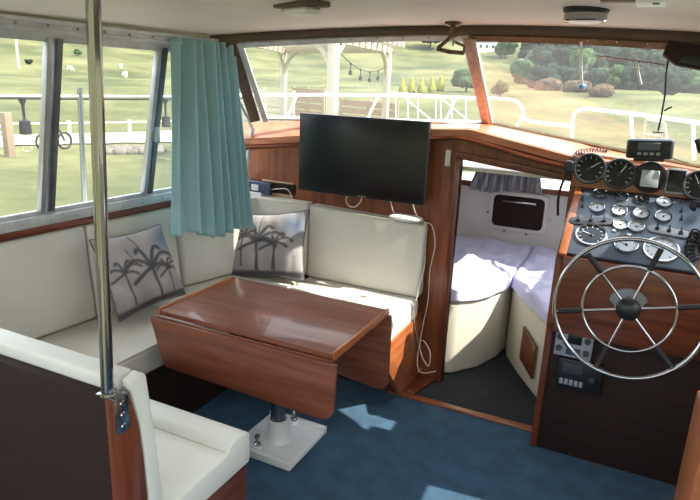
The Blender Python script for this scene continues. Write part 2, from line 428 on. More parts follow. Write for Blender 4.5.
# ---- hull, side decks and foredeck (outside)
hd = MB()
hd.prism([(-2.36, -1.6, .86), (-3.0, -1.6, .82), (-3.0, 2.6, .84), (-2.36, 2.9, .88)], (0, 0, -.03))
hd.prism([(.86, -1.6, .86), (1.4, -1.6, .82), (1.4, 2.6, .84), (.80, 2.9, .88)], (0, 0, -.03))
hd.prism([(-2.36, 2.9, .74), (-3.0, 2.6, .74), (-2.3, 5.0, .74), (-.8, 6.6, .76), (.8, 5.0, .74), (1.4, 2.6, .74), (.9, 2.9, .74), (.45, 3.06, .74), (.0, 4.5, .74), (-1.5, 4.5, .74), (-1.85, 3.06, .74)], (0, 0, -.03))
hd.prism([(-3.0, -1.6, .82), (-3.0, 2.6, .84), (-2.3, 5.0, .80), (-.8, 6.6, .80), (-.8, 6.2, -.8), (-2.1, 4.6, -.8), (-2.7, 2.8, -.8), (-2.7, -1.6, -.8)], (.02, 0, 0))
struct(hd.build('trim_9', M['white_gel']), 'white hull side and decks outside the cabin')

# ---- forward cabin shell
FY = 4.42
def fxl(y): return -1.75+(y-3.05)*.22
def fxr(y): return .30-(y-3.05)*.30
fw = MB()
fw.prism([(fxl(BY+.03), BY+.03, 0), (fxl(FY), FY, 0), (fxl(FY), FY, 1.06), (fxl(BY+.03), BY+.03, 1.12)], (-.03, 0, 0))
struct(fw.build('wall_forward_left', M['white_gel']))
fw = MB()
za, zb = .86, 1.04; y1, y2 = 3.08, 3.62
def rq(ya, yb, z0, z1): fw.prism([(fxr(ya), ya, z0), (fxr(yb), yb, z0), (fxr(yb), yb, z1), (fxr(ya), ya, z1)], (.03, 0, 0))
rq(BY+.03, FY, 0, .78); rq(y2, FY, .78, 1.12); rq(BY+.03, y1, .78, 1.12)
struct(fw.build('wall_forward_right', M['white_gel']))
w6 = bpy.data.objects.new('window_6', None); C.objects.link(w6); w6.location = (fxr(3.4), 3.4, .9); struct(w6, 'side window of the forward cabin')
mb = MB(); mb.prism([(fxr(y1)+.01, y1, .78), (fxr(y2)+.01, y2, .78), (fxr(y2)+.01, y2, 1.12), (fxr(y1)+.01, y1, 1.12)], (.004, 0, 0)).build('pane', M['glass'], w6)
mb = MB(); mb.box((-1.8, FY, 0), (.3, FY+.03, .94), 0); mb.box((-1.8, FY, 1.07), (.3, FY+.03, 1.2), 0)
mb.box((-1.8, FY, .94), (-1.38, FY+.03, 1.07), 0); mb.box((-.30, FY, .94), (.3, FY+.03, 1.07), 0)
struct(mb.build('wall_forward_front', M['white_gel']))
struct(MB().box((-1.45, FY-.03, .905), (-.35, FY, .945), .004).build('trim_10', M['wood_x']), 'wooden rail under the forward windows')
w7 = bpy.data.objects.new('window_7', None); C.objects.link(w7); w7.location = (-.9, FY, 1.0); struct(w7, 'low front windows of the forward cabin')
MB().box((-1.38, FY+.012, .94), (-.30, FY+.016, 1.07), 0).build('pane', M['glass'], w7)
mb = MB(); mb.box((-1.38, FY+.004, 1.058), (-.30, FY+.025, 1.07), .002); mb.box((-.90, FY+.004, .94), (-.87, FY+.025, 1.07), .002); mb.build('window_frame', M['white_paint'], w7)
mb = MB()
def fz_(y): return 1.20-.06*(y-3.05)/1.4
def rp_(x0_, x1_, y0_, y1_): mb.prism([(x0_, y0_, fz_(y0_)), (x1_, y0_, fz_(y0_)), (x1_, y1_, fz_(y1_)), (x0_, y1_, fz_(y1_))], (0, 0, .02))
rp_(-1.85, -.42, BY+.03, FY+.05); rp_(.12, .4, BY+.03, FY+.05); rp_(-.42, .12, BY+.03, 3.20); rp_(-.42, .12, 3.85, FY+.05)
struct(mb.build('ceiling_forward', M['white_gel']))

w8 = bpy.data.objects.new('window_8', None); C.objects.link(w8); w8.location = (-.15, 3.5, 1.2); struct(w8, 'added unseen deck hatch letting sun onto the forward berths')  # opening added out of view so sun reaches the left bedding
MB().prism([(-.43, 3.19, 1.222), (.13, 3.19, 1.222), (.13, 3.86, 1.195), (-.43, 3.86, 1.195)], (0, 0, .006)).build('pane', M['glass'], w8)
# ================================================================== FURNITURE
def cushion(name, pts_bottom, pts_top, mt, label, cat, group, bev=.022, pipe=True, infl=.0):
    """padded slab between two quads with rounded edges and piping"""
    c = sum((Vector(p) for p in pts_bottom), Vector())/len(pts_bottom)
    t = thing(name, c, label, cat, group)
    mb = MB(); mb.hexa(pts_bottom, pts_top, bev, 4)
    mb.build('cover', mt, t, 50)
    if pipe:
        cc = sum((Vector(p) for p in pts_top), Vector())/len(pts_top)
        ring = []
        n = len(pts_top)
        for i in range(n):
            a = Vector(pts_top[i]); ring.append(a+(cc-a).normalized()*bev*.62+(Vector(pts_bottom[i])-a).normalized()*.003)
        path = []
        for i in range(n):
            for k in range(6): path.append(ring[i].lerp(ring[(i+1) % n], k/6))
        mb = MB(); mb.tube(path, .0035, 6, True); mb.build('piping', M['piping'], t)
    return t
def slab(x0, x1, y0, y1, z0, z1):
    return [(x0, y0, z0), (x1, y0, z0), (x1, y1, z0), (x0, y1, z0)], [(x0, y0, z1), (x1, y0, z1), (x1, y1, z1), (x0, y1, z1)]
SH = .50
XB = lambda y: -2.20+.075*(y-1.45)    # foot of the left backs
# settee bases
sb = thing('settee_base', (-1.95, 2.0, 0), 'varnished wooden base under the left run of the cream settee', 'settee base')
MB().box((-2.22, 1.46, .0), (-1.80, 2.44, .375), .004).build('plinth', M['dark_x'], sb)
sb2 = thing('settee_base', (-1.5, 2.7, 0), 'wooden settee base against the bulkhead with a sunlit orange end panel', 'settee base')
MB().prism([(-2.16, 2.77, 0), (-2.16, BY-.01, 0), (-2.16, BY-.01, .385), (-2.16, 2.46, .385)], (1.175, 0, 0), .004).build('plinth', M['wood_x'], sb2)
mb = MB(); mb.prism([(-.985, 2.75, 0), (-.985, BY-.01, 0), (-.985, BY-.01, .40), (-.985, 2.41, .40), (-.985, 2.41, .37)], (.03, 0, 0), .004); ep = mb.build('end_panel', M['teak_y'], sb2); ep['label'] = 'orange varnished end panel'
mb = MB(); mb.prism([(-.955, 2.79, .0), (-.955, BY-.012, 0), (-.85, BY-.012, 0), (-.905, 2.79, 0)], (0, 0, .02), .003); mb.build('corner_block', M['wood_x'], sb2)
# seat cushions
a, b = slab(-2.2, -1.74, 1.44, 2.43, .38, SH)
a = [(XB(1.44)-.02, 1.45, .38), (-1.74, 1.45, .38), (-1.74, 2.10, .38), (XB(2.1)-.02, 2.10, .38)]
cushion('seat_cushion', a, [(x, y, SH) for x, y, z in a], M['vinyl'], 'cream seat cushion under the left window, nearest the chrome pole', 'cushion', None)
a = [(XB(2.1)-.02, 2.105, .38), (-1.74, 2.105, .38), (-1.66, 2.43, .38), (-1.66, 2.92, .38), (-2.09, 2.92, .38)]
cushion('seat_cushion', a, [(x, y, SH) for x, y, z in a], M['vinyl'], 'cream corner seat cushion of the settee behind the table', 'cushion', None)
a = [(-1.655, 2.43, .385), (-.965, 2.40, .385), (-.965, 2.95, .385), (-1.655, 2.95, .385)]
cushion('seat_cushion', a, [(x, y, SH) for x, y, z in a], M['vinyl'], 'sunlit cream seat cushion below the television', 'cushion', None)
# back cushions
def backL(y0, y1, label):
    a = [(XB(y0)-.075, y0, SH+.002), (XB(y0), y0, SH+.002), (XB(y1), y1, SH+.002), (XB(y1)-.075, y1, SH+.002)]
    b = [(XL(y0, .9)-.085, y0, .945), (XL(y0, .9)-.01, y0, .945), (XL(y1, .9)-.01, y1, .945), (XL(y1, .9)-.085, y1, .945)]
    cushion('back_cushion', a, b, M['vinyl'], label, 'cushion', None, .02)
backL(1.18, 1.86, 'cream back cushion under the left window behind the chrome pole')
backL(1.865, 2.40, 'cream back cushion under the left window, half covered by the teal curtain')
a = [(XB(2.4)-.07, 2.405, SH+.002), (XB(2.4)+.005, 2.405, SH+.002), (-2.0, 2.90, SH+.002), (-1.67, 2.93, SH+.002), (-1.67, BY-.008, SH+.002), (-2.16, BY-.008, SH+.002)]
b = [(x+(.0 if i in (0, 5, 4) else .0), y+(.015 if i in (2, 3) else 0), .935) for i, (x, y, z) in enumerate(a)]
cushion('back_cushion', a, b, M['vinyl'], 'cream corner back cushion behind the grey pillow by the bulkhead', 'cushion', None, .018)
a = [(-1.665, 2.925, SH+.002), (-.965, 2.925, SH+.002), (-.965, BY-.008, SH+.002), (-1.665, BY-.008, SH+.002)]
b = [(-1.665, 2.945, .93), (-.965, 2.945, .905), (-.965, BY-.008, .905), (-1.665, BY-.008, .93)]
cushion('back_cushion', a, b, M['vinyl'], 'cream back cushion on the bulkhead directly under the television', 'cushion', None, .018)

# ---- aft bench (nearest, with the chrome pole)
AX = -1.02
ab = thing('settee_base', (-1.6, 1.2, 0), 'wooden base under the nearest white bench seat', 'settee base')
MB().box((-2.2, 1.0, 0), (AX-.01, 1.44, .375), .004).build('plinth', M['wood_y'], ab)
pt = thing('bench_partition', (-1.6, .90, 0), 'wooden partition darkened by painted shade behind the nearest bench, red-brown end panel', 'partition')
mb = MB()
mb.prism([(-2.28, .90, 0), (-1.045, .90, 0), (-1.045, .90, .878), (-2.28, .90, .872)], (0, .03, 0), .003)
mb.build('back_panel', M['dark_x'], pt)
mb = MB()
prof = [(.895, 0), (.895, .882), (.925, .884), (.945, .86), (.965, .78), (.975, .68), (.98, .58), (.985, .40), (.985, 0)]
mb.prism([(-1.045, y, z) for y, z in prof], (.03, 0, 0), .003); mb.build('end_panel', M['wood_z'], pt)
# bench backrest cushion
prof = [(.932, SH-.1), (.932, .905), (.945, .915), (.985, .915), (1.0, .90), (1.01, .8), (1.03, .62), (1.04, SH)]
t = thing('back_cushion', (-1.6, .98, SH), 'white padded backrest of the nearest bench behind the dark partition', 'cushion')
mb = MB(); mb.prism([(-2.24, y, z) for y, z in prof], (1.192, 0, 0), .010, 3); mb.build('cover', M['vinyl_white'], t, 50)
mb = MB(); mb.prism([(-1.043, y, z) for y, z in ((.99, .40), (.986, .58), (.981, .68), (.972, .78), (.952, .87), (.944, .905), (.985, .915), (1.0, .90), (1.02, .72), (1.04, .50), (1.04, .40))], (.028, 0, 0), .004, 2); mb.build('end_gusset', M['vinyl_white'], t, 50)
# bench seat cushion with front roll
t = thing('seat_cushion', (-1.6, 1.2, .38), 'white padded seat cushion of the nearest bench with raised front roll', 'cushion')
prof = [(1.04, .38), (1.04, .47), (1.30, .472), (1.325, .476), (1.335, .492), (1.35, .503), (1.40, .506), (1.43, .50), (1.446, .485), (1.448, .40), (1.44, .38)]
mb = MB(); mb.prism([(-2.2, y, z) for y, z in prof], (2.2+AX, 0, 0), .007, 3); mb.build('cover', M['vinyl_white'], t, 50)
mb = MB(); mb.tube([(-2.18, 1.327, .479), (AX-.012, 1.327, .479), (AX-.003, 1.327, .46)], .003, 6); mb.build('piping', M['piping'], t)

# ---- chrome pole
pole = thing('grab_pole', (-1.03, .905, .90), 'tall chrome grab pole standing on the corner of the bench partition', 'pole')
MB().tube([(-1.045, .905, .884), (-1.0, .905, 1.82), (-.998, .905, 1.868)], .0145, 20).build('tube', M['chrome'], pole)
mb = MB(); mb.box((-1.070, .892, .882), (-1.008, .935, .886), .001); mb.box((-1.0145, .895, .79), (-1.010, .935, .886), .001)
br = mb.build('bracket', M['steel'], pole)
for k in range(3):
    MB().lathe([(0, .004), (.006, .003), (.008, 0)], 12, basis((1, 0, 0), (0, 0, 1), (-1.010, .915, .805+.03*k))).build('screw', M['chrome'], br)
MB().lathe([(.016, .886), (.019, .886), (.018, .892), (.0155, .894)], 20, Matrix.Translation((-1.044, .905, 0))).build('base_collar', M['chrome'], pole)

# ---- table
tb = thing('dinette_table', (-1.3, 2.05, 0), 'mahogany drop-leaf dinette table on a single white pedestal', 'table')
tx0, tx1, ty0, ty1 = -1.665, -.855, 1.72, 2.222
MB().box((tx0+.012, ty0, .676), (tx1-.012, ty1, .697), .002).build('tabletop', M['table'], tb)
for xa, xb in ((tx0, tx0+.012), (tx1-.012, tx1)):
    mb = MB(); mb.box((xa, ty0, .672), (xb, ty1, .704), .003); e = mb.build('edge_lip', M['teak_y'], tb)
def leaf(yy, pts, name='drop_leaf'):
    mb = MB(); mb.prism([(x, yy, z) for x, z in pts], (0, .016, 0), .004, 2); return mb.build(name, M['table'], tb)
lf = leaf(1.698, [(-1.685, .668), (-1.685, .655), (-1.632, .478), (-1.615, .462), (-.905, .440), (-.868, .446), (-.846, .475), (-.842, .52), (-.838, .668)])
lf2 = leaf(2.226, [(-1.68, .668), (-1.62, .42), (-1.60, .40), (-.90, .31), (-.86, .32), (-.842, .35), (-.848, .668)])
mb = MB(); mb.tube([(-1.66, 1.713, .671), (-.86, 1.713, .671)], .005, 8); mb.build('hinge', M['wood_x'], tb)
MB().box((-1.45, 1.85, .64), (-1.1, 2.1, .676), .004).build('support_plate', M['dark_grey'], tb)
PX, PY = -1.30, 2.06
MB().lathe([(.034, .12), (.034, .14), (.034, .64), (.03, .64)], 28, Matrix.Translation((PX, PY, 0))).build('pedestal_post', M['steel'], tb)
bs = MB().box((-1.45, 1.90, .004), (-1.14, 2.24, .028), .006).build('base_plate', M['white_paint'], tb)
mb = MB(); mb.lathe([(.066, .026), (.056, .04), (.048, .10), (.046, .128), (.038, .132)], 28, Matrix.Translation((PX, PY, 0))); mb.build('socket_collar', M['white_paint'], tb)
for yy in (1.912, 2.228):
    MB().box((-1.45, yy-.012, .026), (-1.14, yy+.012, .042), .004).build('base_rail', M['white_paint'], tb)
for (kx, ky) in ((-1.335, 1.945), (-1.30, 2.20)):
    kb = MB().lathe([(0, .10), (.010, .097), (.013, .088), (.008, .078), (.007, .06), (.016, .056), (.018, .03), (.0, .03)], 16, Matrix.Translation((kx, ky, 0))).build('clamp_knob', M['chrome'], tb)
    MB().lathe([(.022, .028), (.022, .045), (.012, .05), (0, .05)], 16, Matrix.Translation((kx, ky, 0))).build('knob_base', M['white_paint'], kb)

# ---- palm print scatter pillows
def strokes_palm(kind):
    L = []
    def st(pts, w): L.append(([Vector((x, y)) for x, y in pts], w))
    def palm(x, y, s, lean=0):
        st([(x, y), (x+.03*s+lean, y-.3*s), (x+.06*s+lean, y-.75*s)], .018*s+.004)
        for dx_, h, k in ((.42, .10, .16), (.30, -.04, .10), (-.36, .10, .14), (-.30, -.10, .05), (.22, .26, .10), (-.15, .28, .10)):
            q0_, q1_, q2_ = Vector((x, y)), Vector((x+dx_*.55*s, y+h*s+k*1.1*s)), Vector((x+dx_*s, y+h*s-.04*s))
            st([tuple(q0_*(1-t_)**2+q1_*2*t_*(1-t_)+q2_*t_*t_) for t_ in (0, .2, .4, .6, .8, 1)], .026*s+.004)
    if kind == 0:
        palm(.55, .50, .95); palm(.18, .52, .55); palm(.78, .42, .5); st([(.0, .04), (.5, .07), (1, .05)], .045)
        st([(.42, .95), (.50, .72), (.55, .5)], .010); st([(.3, .8), (.36, .62)], .008)
    else:
        palm(.38, .55, .9); palm(.62, .52, .6); palm(.14, .62, .6); st([(0, .04), (.5, .05), (1, .07)], .05)
        st([(.40, .98), (.385, .5), (.39, .1)], .008); st([(.64, .5), (.62, .12)], .014)
    return L
def dseg(p, a, b):
    d = b-a; t = max(0, min(1, (p-a).dot(d)/max(d.dot(d), 1e-9))); return (p-(a+d*t)).length
def pillow_mat():
    m, nt, b = new_mat('palm_print_cloth')
    a = nt.nodes.new('ShaderNodeVertexColor'); a.layer_name = 'print'
    n = nt.nodes.new('ShaderNodeTexNoise'); n.inputs['Scale'].default_value = 400
    bp = nt.nodes.new('ShaderNodeBump'); bp.inputs['Strength'].default_value = .2; bp.inputs['Distance'].default_value = .002
    nt.links.new(n.outputs['Fac'], bp.inputs['Height']); nt.links.new(bp.outputs[0], b.inputs['Normal'])
    nt.links.new(a.outputs['Color'], b.inputs['Base Color']); b.inputs['Roughness'].default_value = .9
    return m
M['palm'] = pillow_mat()
def pillow(name, corners, nrm, label, kind, thick=.13):
    """corners: bottom-left, bottom-right, top-right, top-left as seen from the cabin"""
    c = [Vector(p) for p in corners]; cen = sum(c, Vector())/4; n = Vector(nrm).normalized()
    base = (c[0]+c[1])/2
    N = 64; L = strokes_palm(kind); o = bmesh.new(); lay = o.loops.layers.color.new('print')
    def pos(u, v, s):
        pinch = 1-.10*(math.sin(PI*u)*abs(2*v-1)**2+math.sin(PI*v)*abs(2*u-1)**2)*.9
        p = (c[0]*(1-u)+c[1]*u)*(1-v)+(c[3]*(1-u)+c[2]*u)*v
        p = cen+(p-cen)*(pinch if 0 < u < 1 or 0 < v < 1 else 1)
        e = (max(0, 4*u*(1-u))*max(0, 4*v*(1-v)))**.38
        w = .007*noise.noise(Vector((u*5, v*5, kind*7)))+.006*noise.noise(Vector((u*11, v*4, kind)))
        return p+n*s*(thick/2*e*(1-.12*(v-.4))+w*min(1, e*2))
    fr = [[o.verts.new(pos(i/N, j/N, 1)) for j in range(N+1)] for i in range(N+1)]
    bk = [[fr[i][j] if i in (0, N) or j in (0, N) else o.verts.new(pos(i/N, j/N, -1)) for j in range(N+1)] for i in range(N+1)]
    A, B = Vector(rgb(190, 186, 186)[:3]), Vector(rgb(84, 84, 94)[:3]); G = Vector(rgb(214, 210, 208)[:3]); Bl = Vector(rgb(132, 158, 190)[:3])
    def colr(u, v):
        p = Vector((u, v)); k = 0
        for pts, w in L:
            for a_, b_ in zip(pts, pts[1:]):
                d = dseg(p, a_, b_)
                k = max(k, 1-max(0, d-w*.35)/(w*.9))
        k = max(0, min(1, k))
        g = .5+.5*noise.noise(Vector((u*4, v*4, kind)))
        c0 = A.lerp(G, g)
        bl = max(0, 1-((u-.88)**2+(v-.8)**2)**.5/.25)*.55
        c0 = c0.lerp(Bl, bl)
        return (*c0.lerp(B, k*.62), 1)
    cols = {}
    for i in range(N):
        for j in range(N):
            for g_, s in ((fr, 1), (bk, -1)):
                q = [g_[i][j], g_[i+1][j], g_[i+1][j+1], g_[i][j+1]]; uv = [(i, j), (i+1, j), (i+1, j+1), (i, j+1)]
                try: f_ = o.faces.new(q)
                except ValueError: continue
                for lp_, (a_, b_) in zip(f_.loops, uv):
                    if (a_, b_) not in cols: cols[(a_, b_)] = colr(a_/N, b_/N)
                    lp_[lay] = cols[(a_, b_)] if s > 0 else (*A, 1)
    bmesh.ops.recalc_face_normals(o, faces=o.faces)
    t = thing(name, base, label, 'pillow')
    mb = MB(); mb.add(o); mb.build('cover', M['palm'], t, 60)
    edge = [pos(k/24, 0, 0) for k in range(24)]+[pos(1, k/24, 0) for k in range(24)]+[pos(1-k/24, 1, 0) for k in range(24)]+[pos(0, 1-k/24, 0) for k in range(24)]
    mb = MB(); mb.tube(edge, .003, 6, True); mb.build('seam', mat('seam_grey', rgb(96, 96, 104), .8), t)
    return t
pillow('scatter_pillow', [P(119, 322, x=-1.985), P(186, 294, x=-1.97), P(160, 224, x=-2.105), P(89, 240, x=-2.105)], (1, -.15, .35), 'grey palm-print scatter pillow leaning under the left window beside the chrome pole', 0)
pillow('scatter_pillow', [P(229, 276, y=2.73), P(304, 281, y=2.78), P(309, 210, y=2.865), P(239, 214, y=2.84)], (.12, -1, .3), 'grey palm-print scatter pillow in the settee corner beside the curtain hem', 1)

# ---- teal curtain
cu = thing('curtain', (-2.05, 2.5, .8), 'teal pleated curtain hanging at the front end of the left window', 'curtain')
def curt(u, v):
    # u along, v from top 0 to bottom 1
    ya = 2.225-.06*v; yb = 2.60+.14*v
    y = ya+(yb-ya)*u
    top = 1.778; bot = .85-.065*u+.02*math.sin(u*9)
    z = top+(bot-top)*v
    w_ = .35*u+.65*u*u; fold = math.sin(w_*2*PI*7.6+.6*math.sin(u*7)+.25*math.sin(v*3))
    amp = .016+.016*v*min(1, u*2+.3)
    xx = -2.0+.08*u+amp*fold+.012*math.sin(u*23+v*2)*(1-v)
    y += .010*math.cos(w_*2*PI*7.6)*v
    return Vector((xx, y, z))
mb = MB(); mb.grid(curt, 160, 40); cl = mb.build('cloth', M['curtain'], cu, 80)
sd = cl.modifiers.new('solid', 'SOLIDIFY'); sd.thickness = .002
mb = MB(); mb.grid(lambda u, v: curt(u, .965+.035*v)+Vector((.0025, 0, 0)), 160, 3); h = mb.build('hem', M['curtain'], cu, 80)
mb = MB(); mb.tube([(-2.03, 2.0, 1.788), (-2.03, 2.3, 1.790), (-1.93, 2.62, 1.785)], .005, 8); cr = mb.build('curtain_rail', M['alu_white']); tag(cr, 'slim white curtain rail above the teal curtain', 'rail')
for k in range(7):
    MB().tube(arc((-2.03+.095*k/6, 2.245+.058*k, 1.782), (0, 0, 1), (1, 0, 0), .008, 0, 2*PI, 10), .0016, 6).build('hook', M['white_plastic'], cu)

# ---- television
TVY = 2.90
tl_, tr_, brr, bll = P(299, 115, y=TVY), P(428, 120, y=TVY), P(425, 203, y=TVY), P(300, 192, y=TVY)
x0, x1 = -1.712, -.966; z0, z1 = 1.018, 1.442
tv = thing('television', ((x0+x1)/2, TVY, z0), 'black flat-screen television hung on the mahogany bulkhead', 'television')
mb = MB(); mb.box((x0, TVY, z0), (x1, TVY+.03, z1), .004); mb.box((x0+.12, TVY+.028, z0+.05), (x1-.12, TVY+.06, z1-.1), .01); mb.build('housing', M['black'], tv)
MB().box((x0+.010, TVY-.002, z0+.016), (x1-.010, TVY+.001, z1-.010), .001).build('screen', M['black_gloss'], tv)
mb = MB(); mb.box((-1.40, TVY+.058, 1.1), (-1.28, BY-.001, 1.3), .003); mb.build('wall_bracket', M['black'], tv)
mb = MB()
for k in range(4): mb.box((-1.345+.014*k, TVY-.0025, z0+.005), (-1.336+.014*k, TVY-.001, z0+.011), .0)
mb.build('badge', M['grey_plate'], tv)
# cables
def cable(label, pts, r=.0028, mt='cable_white', name='cable'):
    mb = MB(); mb.tube(smooth_path(pts, 8), r, 8); o = mb.build(name, M[mt], None, 60, loc=pts[0]); tag(o, label, 'cable'); return o
cable('short white cable loop hanging under the middle of the television', [(-1.42, 2.93, 1.012), (-1.42, 2.92, .985), (-1.395, 2.92, .958), (-1.36, 2.92, .962), (-1.335, 2.925, .99), (-1.33, 2.93, 1.012)])
rt = Vector((-1.05, 2.975, .93))
cable('thin white cable from the television down to the left of the router', [(-1.16, 2.93, 1.014), (-1.155, 2.95, .97), (-1.14, 2.98, .915)])
cable('thin white cable from the television right corner to the router', [(-1.035, 2.93, 1.014), (-1.02, 2.95, .96), (-1.0, 2.975, .93), (-.965, 2.985, .90)])
def PP(px, py, y=2.985): return P(px, py, y=y)
cable('long white cable looping down the bulkhead beside the settee end', [PP(424, 222), PP(432, 226), PP(435, 245), PP(430, 270), PP(428, 300), PP(422, 330, 2.95), P(420, 350, y=2.9), P(428, 366, y=2.88), P(430, 352, y=2.9), P(422, 340, y=2.95), P(418, 352, y=2.93), P(418, 368, y=2.88), P(424, 373, y=2.88), P(436, 371, y=2.88)], .0026)
cable('second thin white cable trailing over the cushion edge beside the router', [PP(420, 226, 2.975), PP(424, 240, 2.975), P(425, 262, y=2.96), P(418, 292, x=-.955), P(414, 316, x=-.95), P(419, 345, x=-.948), P(424, 362, x=-.945), P(418, 372, x=-.945)], .0022)
cable('white cable on the wood from the socket to behind the cushion', [P(262, 192, y=3.0), P(276, 189, y=2.99), P(288, 190, y=2.99), P(294, 203, y=2.99), P(304, 211, y=2.985)], .003)
cable('black cable lying along the top of the cushion under the television', [P(304, 209, y=2.975), P(330, 213, y=2.965), P(350, 218, y=2.96), P(385, 219, y=2.97)], .004, 'black_rubber')
# router: pale lens-shaped unit
t = thing('wifi_router', (-1.08, 2.965, .908), 'flat pale grey router on top of the cushion under the television', 'router')
mb = MB(); o = bmesh.new(); bmesh.ops.create_uvsphere(o, u_segments=32, v_segments=16, radius=1)
for v in o.verts:
    v.co = Vector((math.copysign(abs(v.co.x)**.7, v.co.x)*.095, math.copysign(abs(v.co.y)**.8, v.co.y)*.045, v.co.z*.018))+Vector((-1.08, 2.965, .928))
mb.add(o); mb.build('body', M['white_plastic'], t, 60)
MB().box((-1.13, 2.93, .906), (-1.03, 2.99, .914), .002).build('foot', M['grey_plate'], t)
# socket and plugs at the corner
t = thing('plug_adapter', (-2.02, 2.95, .94), 'white power adapter on the corner shelf beside the curtain', 'adapter')
MB().box(P(248, 205, y=2.97)-Vector((0, .02, 0)), P(263, 193, y=2.97)+Vector((0, .025, 0)), .006).build('body', M['white_plastic'], t)
MB().tube([P(258, 198, y=2.945)+Vector((0, .01, 0)), P(262, 198, y=2.945)+Vector((0, .01, 0))], .004, 8).build('strain_relief', M['cable_white'], t)
t = thing('extension_socket', (-2.05, 2.97, .95), 'dark blue-grey plug block behind the white adapter by the curtain', 'socket')
MB().box(P(247, 192, y=2.985)-Vector((0, .015, 0)), P(271, 183, y=2.985)+Vector((0, .015, 0)), .006).build('body', mat('slate_plastic', rgb(58, 66, 92), .5), t)
MB().box(P(251, 190, y=2.965), P(258, 185, y=2.965)+Vector((0, .01, 0)), .002).build('plug', M['white_plastic'], t)
struct(MB().box(P(262, 205, y=BY-.006), P(293, 183, y=BY-.006)+Vector((0, .004, 0)), .001).build('trim_11', mat('pale_recess_board', rgb(168, 140, 108), .6, 0, .1, 12)), 'pale worn board behind the sockets')
# switch plate by the door
t = thing('switch_plate', P(448, 158, y=BY-.01), 'small pale switch plate on the bulkhead beside the doorway', 'switch')
cpt = P(448, 158, y=BY-.008)
MB().box(cpt+Vector((-.014, -.006, -.042)), cpt+Vector((.014, .006, .042)), .003).build('plate', M['bulb'], t)
for k in (-1, 1): MB().box(cpt+Vector((-.006, -.010, -.012+.022*k)), cpt+Vector((.006, -.005, .004+.022*k)), .002).build('rocker', M['white_plastic'], t)

# ================================================================== HELM
hl = thing('helm_console', (.2, 2.8, 0), 'mahogany helm console right of the doorway with an instrument slope', 'console')
HX0, HX1 = -.262, .62
HY = 2.60
mb = MB()
mb.prism([(HX0, HY+.03, 0), (HX0, BY-.002, 0), (HX0, BY-.002, 1.15), (HX0, BY-.06, 1.15), (HX0, HY+.01, .93), (HX0, HY+.01, .63), (HX0, HY+.03, .6)], (.03, 0, 0), .003)
mb.build('side_panel', M['wood_z'], hl)
MB().box((HX0+.03, HY, .60), (HX1, HY+.025, .945), .003).build('front_panel', M['wood_x'], hl)
MB().box((HX0+.03, HY+.035, 0), (HX1, HY+.06, .60), .003).build('lower_panel', M['dark_x'], hl)  # dark tone carries the shade below the front panel
# slope
A0 = Vector((HX0+.03, HY+.005, .952)); A1 = Vector((HX0+.03, BY-.055, 1.188))
sv = (A1-A0); sl = sv.length; sv.normalize(); sn = Vector((1, 0, 0)).cross(sv).normalized()
if sn.z < 0: sn = -sn
def SP(u, v, h=0): return A0+Vector((u, 0, 0))+sv*v+sn*h     # u metres right, v metres up the slope
PWid = .50
mb = MB(); mb.prism([SP(.012, .008, -.01), SP(PWid, .008, -.01), SP(PWid, sl-.01, -.01), SP(.012, sl-.01, -.01)], sn*.014, .002)
gp = mb.build('instrument_panel', M['grey_panel'], hl)
mb = MB(); mb.prism([SP(-.02, -.005, -.012), SP(.012, -.005, -.012), SP(.012, sl, -.012), SP(-.02, sl, -.012)], sn*.02, .003)
mb.build('panel_edging', M['teak_y'], hl); mb = MB(); mb.prism([SP(PWid, -.005, -.012), SP(PWid+.03, -.005, -.012), SP(PWid+.03, sl, -.012), SP(PWid, sl, -.012)], sn*.02, .003)
mb.build('panel_edging', M['teak_y'], hl)
mb = MB(); mb.prism([SP(PWid+.03, 0, -.012), SP(HX1-HX0-.03, 0, -.012), SP(HX1-HX0-.03, sl, -.012), SP(PWid+.03, sl, -.012)], sn*.014, .002); mb.build('side_shelf', M['wood_x'], hl)
def uv_at(px, py):
    d = X*(px-350)-Y*(py-250)-Z*F; t_ = (A0-CAM).dot(sn)/d.dot(sn); p = CAM+d*t_-A0
    return p.x, p.dot(sv)
def gauge(center, normal, r, parent, black=True, needle=.6, name='gauge', upv=(0, 0, 1), ring='chrome', ticks=10):
    mb = MB(); mt = basis(normal, upv, center)
    mb.use(0).lathe([(r*.84, .004), (r*.86, .010), (r*.95, .011), (r, .007), (r, -.001)], 32, mt)
    mb.use(1).lathe([(0, .003), (r*.86, .003)], 32, mt)
    for k in range(ticks+1):
        a_ = math.radians(225-270*k/ticks)
        q = mt @ Matrix.Rotation(a_, 4, 'Z')
        mb.use(2).box((r*.62, -r*.018, .0032), (r*.78, r*.018, .0042), 0, 1, q)
    q = mt @ Matrix.Rotation(math.radians(225-270*needle), 4, 'Z')
    mb.use(2).box((-r*.15, -r*.025, .005), (r*.62, r*.025, .006), 0, 1, q)
    mb.use(3).lathe([(0, .009), (r*.10, .008), (r*.12, .004)], 12, mt)
    mats_ = [M[ring], M['dial_black'] if black else M['dial_white'], M['dial_white'] if black else M['dial_black'], M['black']]
    return mb.build(name, mats_, parent, 50)
# small white gauges on the slope
small = [(600, 195, 6.2), (621, 198, 6.2), (642, 201, 6.2), (664, 204, 6.6), (597, 209, 6.6), (619, 212, 7.0), (641, 215, 6.8), (663, 218, 6.8), (620, 226, 6.8), (636, 228, 6.8)]
for i, (px, py, rr) in enumerate(small):
    u, v = uv_at(px, py); gauge(SP(u, v, .004), sn, rr/600*2.95*1.03, gp, i in (0, 1, 2), .3+.05*i, 'gauge', sv, 'chrome', 6)
for px, py, rr, bk in ((591, 236, 14, True), (626, 246, 10.5, False), (661, 251, 15, False)):
    u, v = uv_at(px, py); gauge(SP(u, v, .004), sn, rr/600*2.85, gp, bk, .25, 'gauge', sv)
